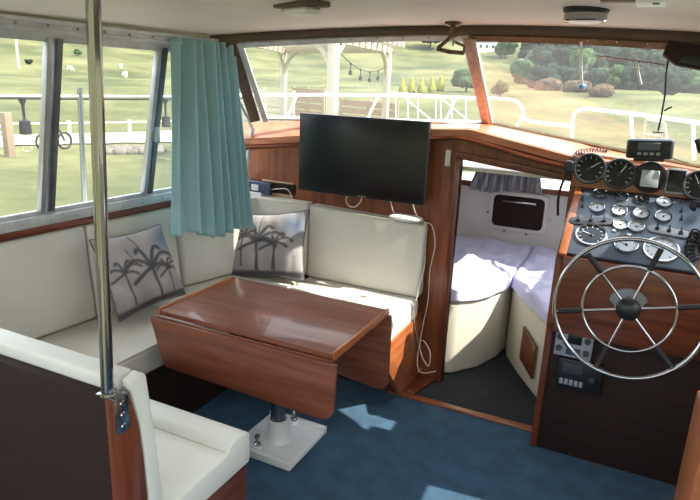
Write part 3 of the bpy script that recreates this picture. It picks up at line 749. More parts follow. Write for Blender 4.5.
# switch rows and switch plates
for x_, ys in ((582, (192, 200, 207)), (681, (203, 212, 220))):
    for py in ys:
        u, v = uv_at(x_, py); mb = MB()
        mb.lathe([(0, .006), (.007, .005), (.008, 0)], 12, basis(sn, sv, SP(u, v, .004)))
        mb.tube([SP(u, v, .008), SP(u, v+.006, .024)], .0025, 8); mb.build('toggle_switch', M['black'], gp)
for pa, pb in (((574, 222), (608, 223)), ((653, 230), (684, 236))):
    ua, va = uv_at(*pa); ub, vb = uv_at(*pb)
    w = .022; c0 = SP(ua, va, .004); c1 = SP(ub, vb, .004); d = (c1-c0).normalized(); s2 = sn.cross(d)
    poly = [c0+s2*w*math.cos(t_)-d*w*math.sin(t_) for t_ in [PI*k/8 for k in range(9)]]+[c1-s2*w*math.cos(t_)+d*w*math.sin(t_) for t_ in [PI*k/8 for k in range(9)]]
    mb = MB(); mb.prism(poly, sn*.008, .002); sp_ = mb.build('switch_plate', M['dark_grey'] if pa[0] < 600 else M['grey_plate'], gp)
    for k in range(3):
        q = c0.lerp(c1, .12+.38*k)+sn*.008; mb = MB()
        mb.use(0).lathe([(0, .010), (.008, .009), (.009, 0)], 12, basis(sn, sv, q)); mb.use(1).tube([q+sn*.008, q+sn*.026+sv*.008], .003, 8)
        mb.build('ignition_switch', [M['black'], M['chrome']], gp)
for px, py in ((614, 232), (629, 236), (596, 222)):
    u, v = uv_at(px, py); MB().lathe([(0, .008), (.008, .007), (.010, 0)], 14, basis(sn, sv, SP(u, v, .004))).build('push_button', M['chrome'], gp)
# upright gauge board under the dash shelf
bd = MB(); GB = [(HX0-.012, 2.955, 1.19), (.62, 2.955, 1.19), (.62, 2.99, 1.29), (.237, 2.99, 1.313), (.099, 2.99, 1.326), (HX0-.004, 2.99, 1.345)]
bd.prism(GB, (0, .03, 0), .003); gbo = bd.build('gauge_board', M['teak'], hl)
gn = Vector((0, -1, -.05)).normalized(); gn = Vector((0, -.975, .22)).normalized()
def GP(px, py): return P(px, py, y=2.972)
for px, py, nd in ((590, 168, .7), (619.5, 173.5, .62)):
    gauge(GP(px, py)+Vector((0, -.014, 0)), gn, 14/600*3.02, gbo, True, nd, 'gauge', ring='dark_grey')
cc = GP(650, 177)+Vector((0, -.012, 0))
mb = MB(); mb.lathe([(0, .004), (.055, .004), (.062, .008), (.068, .006), (.070, 0)], 32, basis(gn, (0, 0, 1), cc)); rd = mb.build('round_repeater', M['black'], gbo)
mb = MB(); mb.box((-.036, -.044, .004), (.036, .030, .012), .006, 2, basis(gn, (0, 0, 1), cc)); mb.build('display_cover', M['dial_white'], rd)
cc = GP(676, 181)+Vector((0, -.012, 0))
mb = MB(); mb.box((-.040, -.056, -.006), (.040, .056, .004), .008, 2, basis(gn, (0, 0, 1), cc)); rc = mb.build('square_meter', M['grey_plate'], gbo)
mb = MB(); mb.box((-.033, -.047, .003), (.033, .047, .0055), .006, 2, basis(gn, (0, 0, 1), cc)); mb.build('meter_face', M['dial_black'], rc)
gauge(GP(699, 185)+Vector((0, -.014, 0)), gn, .066, gbo, True, .4, 'gauge', ring='dark_grey')
# stereo and VHF set into the lower left
t1, t2 = P(556, 334, y=HY-.005), P(593, 358, y=HY-.005)
yst = HY+.034
def rad(pa, pb): return P(*pa, y=yst), P(*pb, y=yst)
st_ = thing('car_stereo', P(575, 346, y=yst), 'grey-faced car stereo set into the dark console, upper of two units', 'stereo')
a, b = rad((554, 352), (595, 335))
LZ = lambda p, q, y0_, y1_: ((min(p.x, q.x), y0_, min(p.z, q.z)), (max(p.x, q.x), y1_, max(p.z, q.z)))
lo, hi = LZ(a, b, yst-.022, yst-.0005); MB().box(lo, hi, .004).build('faceplate', M['grey_plate'], st_)
wd = hi[0]-lo[0]; ht = hi[2]-lo[2]
for fx_, fz_ in ((.12, .75), (.12, .3), (.85, .75), (.85, .28)):
    MB().lathe([(0, .012), (.012, .011), (.014, 0)], 16, basis((0, -1, 0), (0, 0, 1), (lo[0]+wd*fx_, yst-.022, lo[2]+ht*fz_))).build('knob', M['dark_grey'], st_)
MB().box((lo[0]+wd*.32, yst-.024, lo[2]+ht*.55), (lo[0]+wd*.7, yst-.021, lo[2]+ht*.9), .001).build('display', M['black_gloss'], st_)
MB().box((lo[0]+wd*.32, yst-.026, lo[2]+ht*.12), (lo[0]+wd*.7, yst-.021, lo[2]+ht*.38), .001).build('preset_keys', M['dark_grey'], st_)
vh = thing('marine_radio', P(580, 372, y=yst), 'black marine radio set into the dark console under the grey stereo', 'radio')
a, b = rad((556, 381), (605, 364)); lo2, hi2 = LZ(a, b, yst-.03, yst-.0005); hi2 = (hi2[0], hi2[1], lo[2]-.006); lo2 = (lo2[0], lo2[1], lo2[2]-.012)
MB().box(lo2, hi2, .004).build('housing', M['black'], vh)
wd = hi2[0]-lo2[0]; ht = hi2[2]-lo2[2]
MB().box((lo2[0]+wd*.1, yst-.032, lo2[2]+ht*.55), (lo2[0]+wd*.55, yst-.029, lo2[2]+ht*.85), .001).build('display', M['dark_grey'], vh)
for k in range(5): MB().box((lo2[0]+wd*(.08+.11*k), yst-.034, lo2[2]+ht*.16), (lo2[0]+wd*(.16+.11*k), yst-.029, lo2[2]+ht*.34), .001).build('key', M['grey_plate'], vh)
MB().lathe([(0, .014), (.013, .013), (.015, 0)], 16, basis((0, -1, 0), (0, 0, 1), (lo2[0]+wd*.78, yst-.03, lo2[2]+ht*.5))).build('knob', M['dark_grey'], vh)
# steering wheel
hub = Vector((.045, 2.36, .842)); wn = Vector((0, -math.cos(.15), math.sin(.15)))
sw = thing('steering_wheel', hub, 'chrome six-spoked boat steering wheel with black grips at the helm', 'steering wheel')
mw = basis(wn, (0, 0, 1), hub); R_ = .263; ri = .161
def ring(r, tube, name, mt):
    mb = MB(); mb.tube([mw @ Vector((r*math.cos(2*PI*k/72), r*math.sin(2*PI*k/72), 0)) for k in range(72)], tube, 12, True); return mb.build(name, mt, sw, 60)
ring(R_, .0085, 'rim', M['chrome']); ring(ri, .0055, 'inner_ring', M['chrome'])
for k in range(6):
    a_ = k*PI/3+.23; d = lambda r, h=0: mw @ Vector((r*math.cos(a_), r*math.sin(a_), h))
    spk = MB().tube([d(.03, -.004), d(R_, 0)], .0048, 10).build('spoke', M['chrome'], sw)
    MB().tube([d(ri+.004), d(ri+.010), d(R_-.02), d(R_-.012)], .0105, 12).build('grip', M['black_rubber'], spk)
MB().lathe([(0, .020), (.02, .018), (.038, .010), (.044, 0), (.042, -.012), (.02, -.02), (0, -.02)], 28, mw).build('hub', M['black'], sw)
MB().tube([hub-wn*.01, Vector((.045, HY+.005, .80))], .018, 16).build('steering_shaft', M['black'], sw)
mb = MB(); mb.hexa([(.045+.064*math.cos(t_)*(1.1 if math.sin(t_) > 0 else .85), HY-.012, .792+.058*math.sin(t_)) for t_ in [2*PI*k/24 for k in range(24)]], [(.045+.066*math.cos(t_)*(1.1 if math.sin(t_) > 0 else .85), HY-.0005, .792+.060*math.sin(t_)) for t_ in [2*PI*k/24 for k in range(24)]], 0); mb.build('mounting_plate', M['grey_plate'], sw)
# black radio on dash
dr = thing('dash_radio', P(650, 158, y=2.98), 'black boxy radio standing on the dash above the round gauges', 'radio')
drm = Matrix.Translation(P(650, 149.0, y=2.90)) @ Matrix.Rotation(-.06, 4, 'Y') @ Matrix.Rotation(-.05, 4, 'Z')
MB().box((-.090, -.05, -.038), (.090, .035, .044), .012, 3, drm).build('housing', M['dark_grey'], dr)
MB().box((-.082, -.056, -.034), (.082, -.048, .040), .006, 2, drm).build('faceplate', M['black'], dr)
MB().box((-.045, -.058, 0), (.04, -.055, .030), .002, 1, drm).build('display', M['grey_panel'], dr)
for k in range(4): MB().box((-.045+.024*k, -.060, -.022), (-.029+.024*k, -.055, -.010), .002, 1, drm).build('key', M['grey_plate'], dr)
for fx_ in (-.066, .062): MB().lathe([(0, .012), (.011, .011), (.012, 0)], 14, drm @ basis((0, -1, 0), (0, 0, 1), (fx_, -.055, .0))).build('knob', M['black'], dr)
MB().box((-.06, -.02, -.052), (.06, .085, -.036), .004, 1, drm).build('cradle', M['black'], dr)
# coiled cable on the dash left of the gauges
def coil(label, path, rad_, r, turns, mt, name='coiled_cord'):
    pts = smooth_path(path, 10); L = len(pts); out = []; n = turns*10
    for i in range(n+1):
        s = i/n*(L-1); k = min(int(s), L-2); p = pts[k].lerp(pts[k+1], s-k); t_ = (pts[k+1]-pts[k]).normalized()
        u = t_.orthogonal().normalized(); w = t_.cross(u); a_ = 2*PI*i/10
        out.append(p+(u*math.cos(a_)+w*math.sin(a_))*rad_)
    mb = MB(); mb.tube(out, r, 6); o = mb.build(name, M[mt], None, 60, loc=path[0]); tag(o, label, 'cord'); return o
coil('dark coiled cord lying on the dash edge left of the black radio', [P(574, 164, y=2.95), P(577, 153, y=2.97), P(592, 150, y=3.0), P(607, 151, y=3.0)], .009, .0024, 17, 'dark_grey')
cable('thin black wire on the dash right of the radio', [P(668, 150, y=3.0), P(673, 158, y=2.96), P(688, 163, y=2.96)], .002, 'black_rubber')
cable('thin red-brown wire on the dash left of the radio', [P(606, 150, y=2.97), P(622, 149, y=2.97), P(636, 152, y=2.97)], .0015, 'bronze')
# black knob lever left of gauges
t = thing('fist_microphone', P(571, 166, y=2.90), 'black hand microphone hanging at the left end of the gauge board', 'microphone')
pc = P(569, 167, y=2.925)
MB().box(pc+Vector((-.020, -.014, -.03)), pc+Vector((.020, .014, .03)), .012, 3).build('body', M['black'], t)
mb = MB()
for k in range(4): mb.box(pc+Vector((-.010, -.0155, -.012+.008*k)), pc+Vector((.010, -.0135, -.008+.008*k)), .0)
mb.build('grille', M['dark_grey'], t)
MB().tube(smooth_path([pc+Vector((-.005, 0, -.028)), pc+Vector((-.022, .0, -.09)), pc+Vector((-.03, .02, -.16)), pc+Vector((-.026, .06, -.24))], 8), .006, 8).build('lead', M['black_rubber'], t)
# tangle at the right edge: coiled microphone cord and handset
coil('thick black coiled cord heaped on the right end of the instrument slope', [P(696, 262, y=2.66), P(690, 252, y=2.68), P(692, 240, y=2.72), P(697, 232, y=2.76), P(702, 244, y=2.72), P(706, 256, y=2.68)], .016, .004, 16, 'black_rubber')
coil('black coiled cord on the shelf at the right edge of the gauges', [P(692, 209, y=2.85), P(696, 204, y=2.87), P(704, 206, y=2.87)], .012, .004, 7, 'black_rubber')
t = thing('hand_microphone', P(697, 148, y=2.9), 'black microphone clipped upright at the right end of the dash', 'microphone')
MB().tube([P(697, 139, y=2.9), P(700, 146, y=2.9), P(702, 152, y=2.9)], .012, 12, r2=.016).build('body', M['black'], t)
MB().tube([P(702, 151, y=2.9), P(703, 160, y=2.9)], .006, 8).build('stem', M['black_rubber'], t)
# wooden corner of the helm seat at the right edge
t = thing('helm_seat', (.30, 1.75, 0), 'orange-brown wooden helm seat corner at the right edge of the floor', 'bench')
sq = P(698, 386, y=1.75)
MB().box((sq.x, 1.5, 0), (sq.x+.4, 1.75, sq.z-.01), .006).build('seat_box', M['teak_y'], t)
MB().box((sq.x+.015, 1.4, sq.z-.01), (sq.x+.42, 1.74, sq.z+.03), .012).build('seat_pad', M['vinyl'], t)

# ================================================================== FORWARD CABIN CONTENTS
BZ = .44
def berth(label, poly, mlabel, dlabel, seed, hole=None):
    t = thing('berth_base', (sum(p[0] for p in poly)/len(poly), sum(p[1] for p in poly)/len(poly), 0), label, 'berth')
    mb = MB(); mb.prism([(x, y, .003) for x, y in poly], (0, 0, BZ-.003), .02, 3); mb.build('body', M['cream_wall'], t)
    t2_ = thing('mattress', (poly[0][0], poly[0][1], BZ), mlabel, 'mattress')
    mb = MB(); mb.prism([(x, y, BZ+.001) for x, y in poly], (0, 0, .05), .015, 3); mb.build('cover', M['white_gel'], t2_)
    return t
cx_ = -.60
PL = [(-.90, BY+.07), (-.80, 3.13), (-.68, 3.30), (-.615, 3.50), (-.60, 3.64), (-.60, FY-.01), (fxl(FY)+.01, FY-.01), (fxl(BY+.04)+.02, BY+.07)]
PR = [(-.30, BY+.05), (-.46, 3.33), (-.565, 3.53), (-.593, 3.64), (-.593, FY-.01), (fxr(FY)-.01, FY-.01), (fxr(3.1)-.01, BY+.05)]
bl_ = berth('cream moulded berth base on the left of the forward cabin', PL, 'white mattress on the left forward berth', '', 1)
br_ = berth('cream moulded berth base on the right of the forward cabin', PR, 'white mattress on the right forward berth', '', 2)
pa, pb = Vector((-.34, 3.12, 0)), Vector((-.44, 3.29, 0))
nrm_ = Vector((-(pb-pa).y, (pb-pa).x, 0)).normalized()
if nrm_.x > 0: nrm_ = -nrm_
mb = MB(); q = [pa+Vector((0, 0, .10)), pb+Vector((0, 0, .13)), pb+Vector((0, 0, .33)), pa+Vector((0, 0, .29))]
mb.prism([p+nrm_*.002 for p in q], nrm_*.012, .003); hp = mb.build('locker_door', M['wood_z'], br_)
def duvet(label, poly, seed, drop_idx):
    """quilt lying over the mattress: outline grid with wrinkles and a hanging edge"""
    c = Vector((sum(p[0] for p in poly)/len(poly), sum(p[1] for p in poly)/len(poly)))
    t = thing('duvet', (c.x, c.y, BZ+.05), label, 'duvet')
    # resample outline
    out = []
    n = len(poly)
    for i in range(n):
        a_ = Vector(poly[i]); b_ = Vector(poly[(i+1) % n]); k = max(1, int((b_-a_).length/.03))
        for j in range(k): out.append(a_.lerp(b_, j/k))
    def hgt(p):
        w = .028*noise.noise(Vector((p.x*5+seed, p.y*5, 1)))+.022*noise.noise(Vector((p.x*13, p.y*11+seed, 2)))+.016*abs(noise.noise(Vector((p.x*22, p.y*20, seed))))
        return BZ+.085+w
    o = bmesh.new(); rings = []; K = 26
    for j in range(K+1):
        s = j/K; rg = []
        for p in out:
            q = c.lerp(p, s); h = hgt(q)-.022*max(0, (s-.86)/.14)**2
            rg.append(o.verts.new((q.x, q.y, h)))
        rings.append(rg)
    rg = []
    for i, p in enumerate(out):
        q = p+(p-c).normalized()*.006; rg.append(o.verts.new((q.x, q.y, BZ+.018+.012*noise.noise(Vector((p.x*9, p.y*9, seed))))))
    rings.append(rg)
    N = len(out)
    for a_, b_ in zip(rings, rings[1:]):
        for i in range(N):
            try: o.faces.new((a_[i], a_[(i+1) % N], b_[(i+1) % N], b_[i]))
            except ValueError: pass
    bmesh.ops.remove_doubles(o, verts=o.verts, dist=.0004)
    bmesh.ops.recalc_face_normals(o, faces=o.faces)
    mb = MB(); mb.add(o); ob = mb.build('cloth', M['sheet'], t, 80)
    return t
def grow(poly, e):
    c = Vector((sum(p[0] for p in poly)/len(poly), sum(p[1] for p in poly)/len(poly)))
    return [tuple(Vector(p)+(Vector(p)-c).normalized()*e) for p in poly]
duvet('lilac-white crumpled duvet on the left forward berth', [(-.90, BY+.075), (-.78, 3.14), (-.66, 3.31), (-.605, 3.5), (-.602, 3.66), (-.605, FY-.03), (fxl(FY)+.04, FY-.03), (fxl(3.1)+.03, BY+.075)], 3, 0)
duvet('lilac-white crumpled duvet on the right forward berth', [(-.315, BY+.055), (-.475, 3.34), (-.58, 3.55), (-.592, 3.66), (-.592, FY-.03), (fxr(FY)-.04, FY-.03), (fxr(3.1)-.03, BY+.055)], 8, 0)
# hatch door on the forward bulkhead
fz = lambda px, py: P(px, py, y=FY-.015)
h00, h11 = fz(491, 226), fz(548, 190)
hx0, hx1, hz0, hz1 = -.955, -.535, .605, .893
t = thing('locker_hatch', ((hx0+hx1)/2, FY, hz0), 'framed dark wood locker hatch on the white wall above the berths', 'hatch')
def rrect(x0_, x1_, z0_, z1_, r, n=5):
    pts = []
    for cx, cz, a0 in ((x1_-r, z1_-r, 0), (x0_+r, z1_-r, PI/2), (x0_+r, z0_+r, PI), (x1_-r, z0_+r, 1.5*PI)):
        for k in range(n+1): pts.append((cx+r*math.cos(a0+PI/2*k/n), cz+r*math.sin(a0+PI/2*k/n)))
    return pts
mb = MB(); mb.prism([(x, FY-.016, z) for x, z in rrect(hx0, hx1, hz0, hz1, .05)], (0, .015, 0), .004); mb.build('surround', M['white_paint'], t)
mb = MB(); mb.prism([(x, FY-.022, z) for x, z in rrect(hx0+.028, hx1-.028, hz0+.028, hz1-.028, .035)], (0, .006, 0), .002); dd = mb.build('door', M['dark_x'], t)
for xx, zz in ((hx0-.012, .72), (hx1+.012, .72), (-.83, hz0-.012), (-.67, hz0-.012)):
    MB().lathe([(0, .006), (.008, .005), (.010, 0)], 12, basis((0, -1, 0), (0, 0, 1), (xx, FY-.001, zz))).build('stud', M['steel'], t)
MB().box((-.86, FY-.040, .82), (-.62, FY-.0225, .835), .003).build('handle', M['chrome'], dd)
# grey valance curtain
def gcurt(u, v):
    xa = -1.06-.06*v; xb = -.62+.03*v
    x = xa+(xb-xa)*u; z = 1.062-(.165+.02*math.sin(u*6))*v
    return Vector((x, FY-.055+.016*math.sin(u*2*PI*8+v)*(1+.4*v), z))
t = thing('valance_curtain', (-.9, FY-.05, .9), 'short grey striped curtain bunched over the forward windows', 'curtain')
mb = MB(); mb.grid(gcurt, 120, 14); g_ = mb.build('cloth', M['grey_curtain'], t, 80); g_.modifiers.new('s', 'SOLIDIFY').thickness = .002
MB().tube([(-1.38, FY-.05, 1.07), (-.35, FY-.05, 1.07)], .005, 8).build('rod', M['white_paint'], t)

# ================================================================== CEILING FITTINGS
def cfit(px, py, dz=0):   # a point on the headliner
    p = P(px, py, z=1.86)
    for _ in range(6): p = P(px, py, z=roofz(p.x)-dz)
    return p
c0 = cfit(302, 6, .01)
t = thing('ceiling_lamp', c0, 'oblong lamp with milky cover and brown end on the headliner, upper left of the television', 'lamp')
rot = Matrix.Translation(c0) @ Matrix.Rotation(math.radians(-22), 4, 'Z')
MB().box((-.11, -.05, -.006), (.10, .05, .012), .006, 2, rot).build('base', M['brown_trim'], t)
MB().box((-.075, -.038, -.030), (.065, .038, -.005), .012, 3, rot).build('lens', M['bulb'], t)
c1 = cfit(586, 12, .01)
t = thing('ceiling_lamp', c1, 'chrome drum lamp with dark top on the headliner above the right windscreen', 'lamp')
mt = Matrix.Translation(c1)
MB().lathe([(.062, -.008), (.07, .0), (.07, .012), (0, .012)], 32, mt).build('base', M['black'], t)
MB().lathe([(.060, -.030), (.066, -.026), (.066, -.006), (.062, -.004)], 32, mt).build('rim', M['chrome'], t)
MB().lathe([(0, -.036), (.04, -.034), (.060, -.028)], 32, mt).build('lens', M['bulb'], t)
c2 = cfit(652, -2, .01)
t = thing('switch_box', c2, 'small white box with a slot on the headliner at the top right', 'switch')
MB().box(c2+Vector((-.035, -.05, -.016)), c2+Vector((.035, .05, .008)), .004).build('body', M['white_plastic'], t)
MB().box(c2+Vector((.004, -.035, -.018)), c2+Vector((.02, -.015, -.015)), .001).build('slot', M['black'], t)
MB().box(c2+Vector((-.12, -.03, -.008)), c2+Vector((-.036, .03, .008)), .003).build('backing_strip', M['brown_trim'], t)
# wiper motor mount hanging by the centre post
c3 = P(455, 17, y=2.70); c3.z = roofz(c3.x)-.002
t = thing('blind_clamp', c3, 'dark bronze clamp and bracket hanging from the headliner by the windscreen centre post', 'clamp')
k0 = Vector((c3.x, 2.68, c3.z))
MB().lathe([(0, .002), (.036, .002), (.038, -.008), (.030, -.014), (.014, -.018), (.012, -.05), (.020, -.054), (.020, -.064), (0, -.066)], 20, Matrix.Translation(k0)).build('mount', M['bronze'], t)
mb = MB(); w0 = k0+Vector((0, 0, -.06))
def PK(px, py): return P(px, py, y=2.68)
mb.tube([PK(462, 33), PK(452, 36), PK(438, 48)], .009, 8); mb.tube([PK(437, 49), PK(450, 52), PK(464, 53)], .009, 8); mb.tube([PK(464, 53), PK(464, 46), PK(455, 42)], .006, 8)
mb.build('bracket', M['bronze'], t)
MB().tube([PK(453, 34), PK(453, 46)], .004, 8).build('screw_rod', M['steel'], t)
# dark speaker pod in the right corner
t = thing('speaker_pod', (.25, 2.35, 1.72), 'dark brown corner box under the headliner at the right end of the windscreen', 'speaker')
sa = P(664, 42, y=2.45); 
mb = MB(); pts = [P(662, 56, y=2.50), P(668, 42, y=2.50), P(705, 48, y=2.50), P(740, 58, y=2.50), P(740, 80, y=2.50), P(705, 72, y=2.50), P(675, 66, y=2.50)]
mb.prism(pts, (0, -.10, .0), .006, 2); mb.build('housing', M['dark_x'], t)
mb = MB(); pts = [P(678, 62, y=2.395), P(686, 55, y=2.395), P(712, 58, y=2.395), P(712, 69, y=2.395)]
mb.prism(pts, (0, -.006, 0), .002); mb.build('grille', M['black'], t)
# black hanging cord/aerial
t = thing('aerial', P(667, 62, y=2.47), 'thin black aerial with small cross arm hanging in front of the right windscreen', 'aerial')
def PA(px, py): return P(px, py, y=2.47)
MB().tube([PA(668, 60), PA(666, 75), PA(665, 95), PA(661, 118), PA(658, 131)], .003, 8).build('rod', M['black'], t)
MB().tube([PA(664, 111), PA(669, 108), PA(672, 107)], .003, 8).build('cross_arm', M['black'], t)
MB().lathe([(0, .002), (.018, .001), (.018, -.003), (0, -.004)], 16, Matrix.Translation(PA(658, 132))).build('foot', M['black'], t)
# wipers outside windscreen
def onpane(px, py, off=.02):
    d = X*(px-350)-Y*(py-250)-Z*F; n = nr; t_ = (BCp-CAM).dot(n)/d.dot(n); return CAM+d*t_-n*off
for (pts, lab) in (([(579, 46), (579, 70), (580, 88)], 'white wiper arm with blue tip outside the right windscreen'), ([(634, 58), (636, 76), (639, 88)], 'short pale wiper arm right of the blue-tipped one')):
    t = thing('windscreen_wiper', onpane(*pts[0]), lab, 'wiper')
    MB().tube([onpane(*p) for p in pts], .005, 8).build('arm', M['white_paint'], t)
    if pts[0][0] == 579:
        MB().ico(onpane(580, 90), .018, 2, (1, 1, .8)).build('tip', M['blue'], t)
t = thing('wiper_linkage', onpane(602, 53, -.01), 'thin metal linkage with small clips along the top of the right windscreen', 'linkage')
MB().tube([onpane(600, 52, -.02), onpane(630, 56, -.02), onpane(668, 61, -.02)], .003, 8).build('rod', M['steel'], t)
for px, py in ((603, 54), (608, 62), (636, 58), (669, 64)): MB().ico(onpane(px, py, -.02), .008, 1, (1, .6, 1)).build('clip', M['white_plastic'], t)

# ================================================================== OUTSIDE
def railthing(label, paths, r=.011):
    t = thing('deck_rail', paths[0][0], label, 'rail')
    for i, p in enumerate(paths):
        MB().tube(smooth_path(p, 8) if len(p) > 2 else p, r if i == 0 else r*.85, 10).build('top_rail' if i == 0 else 'stanchion', M['white_paint'], t)
    return t
def RP(px, py, y): return P(px, py, y=y)
railthing('white tubular bow rail on the left side of the foredeck', [
    [RP(225, 96, 3.2), RP(270, 95, 3.6), RP(360, 95, 4.3), RP(440, 97, 4.9), RP(505, 99, 5.2), RP(519, 104, 5.2), RP(523, 114, 5.15), RP(517, 126, 5.1), RP(513, 138, 5.05)],
    [RP(297, 95, 3.8), RP(287, 118, 3.8)], [RP(378, 96, 4.4), RP(366, 122, 4.4)], [RP(456, 98, 5.0), RP(446, 120, 5.0)]])
railthing('white tubular bow rail on the right side of the foredeck', [
    [RP(572, 150, 4.3), RP(572, 132, 4.3), RP(574, 115, 4.3), RP(583, 109, 4.28), RP(600, 110, 4.2), RP(650, 116, 3.9), RP(700, 123, 3.6), RP(760, 132, 3.3)],
    [RP(631, 114, 4.0), RP(633, 150, 4.0)], [RP(693, 122, 3.65), RP(694, 160, 3.65)]])
t = thing('low_deck_rail', RP(523, 118, 5.3), 'low white toe rail between the two bow rails', 'rail')
MB().tube(smooth_path([RP(520, 117, 5.3), RP(530, 121, 5.3), RP(550, 124, 5.1), RP(572, 126, 4.9)], 8), .013, 8).build('tube', M['white_paint'], t)
# side deck stanchion and guard rail, cable with festoon lamps
t = thing('guard_rail', (-2.9, 2.4, .84), 'thin white guard rail and grey stanchion outside the left window', 'rail')
MB().tube([(-2.9, -1.2, 1.48), (-2.9, 2.0, 1.478), (-2.9, 3.6, 1.47)], .0045, 8).build('wire', M['white_paint'], t)
MB().tube([(-2.9, 2.45, .84), (-2.9, 2.48, 1.52)], .015, 10).build('stanchion', M['steel'], t)
MB().tube([(-2.9, -.3, .84), (-2.9, -.27, 1.52)], .015, 10).build('stanchion', M['steel'], t)
def festoon(label, a, b, sag, nb, s=1.0):
    t = thing('festoon_string', a, label, 'string lights')
    pts = [Vector(a).lerp(Vector(b), k/20)-Vector((0, 0, sag*4*(k/20)*(1-k/20))) for k in range(21)]
    MB().tube(pts, .006*s, 6).build('cable', M['black_rubber'], t)
    for k in nb:
        p = Vector(a).lerp(Vector(b), k)-Vector((0, 0, sag*4*k*(1-k)))
        q = MB().lathe([(0, 0), (.02*s, 0), (.007*s, -.03*s), (.006*s, -.09*s), (.024*s, -.10*s), (.026*s, -.16*s), (0, -.16*s)], 14, Matrix.Translation(p)).build('lamp_socket', M['black_rubber'], t)
        MB().lathe([(.016*s, -.16*s), (.026*s, -.18*s), (.03*s, -.21*s), (.02*s, -.235*s), (0, -.24*s)], 14, Matrix.Translation(p)).build('bulb', M['glass'], q)
fa, fb = P(-60, 97, x=-3.3), P(250, 98, x=-3.3)
ya, yb = fa.y, fb.y
k1 = (P(22, 97, x=-3.3).y-ya)/(yb-ya); k2 = (P(165, 97, x=-3.3).y-ya)/(yb-ya)
festoon('black festoon cable with bare bulbs strung outside the left window', fa, fb, .01, (k1, k2), 1.3)

# terrain
GZ = -.62
def terr(x, y):
    r = math.hypot(x+.5, (y-1))
    h = GZ
    if r > 16: h += (r-16)*.045
    if r > 60: h += (r-60)*.12*min(1, (r-60)/60)
    h += .35*noise.noise(Vector((x*.03, y*.03, 0)))*min(1, max(0, (r-14)/30))*3
    return h
def grass_mat():
    m, nt, b = new_mat('meadow_grass'); b.inputs['Roughness'].default_value = .95; b.inputs['Specular IOR Level'].default_value = .1
    g = nt.nodes.new('ShaderNodeNewGeometry')
    n1 = nt.nodes.new('ShaderNodeTexNoise'); n1.inputs['Scale'].default_value = .16; n1.inputs['Detail'].default_value = 6
    n2 = nt.nodes.new('ShaderNodeTexNoise'); n2.inputs['Scale'].default_value = 2.2; n2.inputs['Detail'].default_value = 5
    for n in (n1, n2): nt.links.new(g.outputs['Position'], n.inputs['Vector'])
    r = nt.nodes.new('ShaderNodeValToRGB'); r.color_ramp.elements[0].position = .35; r.color_ramp.elements[1].position = .68
    r.color_ramp.elements[0].color = rgb(68, 74, 46); r.color_ramp.elements[1].color = rgb(112, 110, 74)
    nt.links.new(n1.outputs['Fac'], r.inputs['Fac'])
    mx = nt.nodes.new('ShaderNodeMix'); mx.data_type = 'RGBA'; mx.blend_type = 'MULTIPLY'; mx.inputs[0].default_value = .6
    r2 = nt.nodes.new('ShaderNodeValToRGB'); r2.color_ramp.elements[0].position = .3; r2.color_ramp.elements[1].position = .7
    r2.color_ramp.elements[0].color = (.5, .52, .45, 1); r2.color_ramp.elements[1].color = (1, 1, 1, 1)
    nt.links.new(n2.outputs['Fac'], r2.inputs['Fac']); nt.links.new(r.outputs['Color'], mx.inputs[6]); nt.links.new(r2.outputs['Color'], mx.inputs[7])
    nt.links.new(mx.outputs[2], b.inputs['Base Color']); return m
M['grass'] = grass_mat()
tm = MB(); o = bmesh.new(); rows = []
radii = [2, 5, 8, 11, 14, 17, 20, 24, 29, 35, 42, 50, 60, 72, 86, 102, 120, 145, 175, 215, 260, 320, 400, 500]
NA = 120
for r in radii: rows.append([o.verts.new((-.5+r*math.cos(2*PI*k/NA), 1+r*math.sin(2*PI*k/NA), terr(-.5+r*math.cos(2*PI*k/NA), 1+r*math.sin(2*PI*k/NA)))) for k in range(NA)])
for a_, b_ in zip(rows, rows[1:]):
    for k in range(NA): o.faces.new((a_[k], a_[(k+1) % NA], b_[(k+1) % NA], b_[k]))
o.faces.new(rows[0][::-1]); bmesh.ops.recalc_face_normals(o, faces=o.faces); tm.add(o)
g_ = tm.build('ground', M['grass'], None, 180); tag(g_, 'green pasture rising to hills around the mooring', None, None, 'structure')
def gpt(px, py, lo=3, hi=480):
    """where the line of sight meets the terrain"""
    d = (X*(px-350)-Y*(py-250)-Z*F).normalized(); t_ = lo; prev = t_
    while t_ < hi:
        p = CAM+d*t_
        if p.z <= terr(p.x, p.y): return Vector((p.x, p.y, terr(p.x, p.y)))
        t_ *= 1.01
    p = CAM+d*hi; return Vector((p.x, p.y, terr(p.x, p.y)))
# gravel track (left)
M['gravel'] = mat('pale_gravel', rgb(150, 144, 132), .95, 0, .12, 4, .3, 30)
mb = MB(); o = bmesh.new(); L1 = []; L2 = []
for px in range(-60, 260, 12):
    a_ = gpt(px, 147-.02*px); b_ = gpt(px, 138-.02*px)
    L1.append(o.verts.new(a_+Vector((0, 0, .04)))); L2.append(o.verts.new(b_+Vector((0, 0, .06))))
for k in range(len(L1)-1): o.faces.new((L1[k], L1[k+1], L2[k+1], L2[k]))
mb.add(o); g_ = mb.build('gravel_track', M['gravel']); tag(g_, 'pale gravel track crossing the pasture beyond the left window', None, None, 'structure')
# stones along track
M['stone'] = mat('grey_field_stone', rgb(96, 90, 80), .9, 0, .25, 5, .4, 12)
st_src = None
for k in range(15):
    px = 104+k*4.0; p = gpt(px, 152.5+1.6*math.sin(k*2.1))
    ob = MB().ico((0, 0, 0), .16+.06*random.random(), 2, (1.2, 1, .7), .35).build('field_stone', M['stone'], None, 60)
    ob.location = p+Vector((0, 0, .04)); ob.rotation_euler.z = random.random()*6
    tag(ob, 'grey field stone in the low row edging the gravel track left of the curtain', 'stone', 'stones along the track')
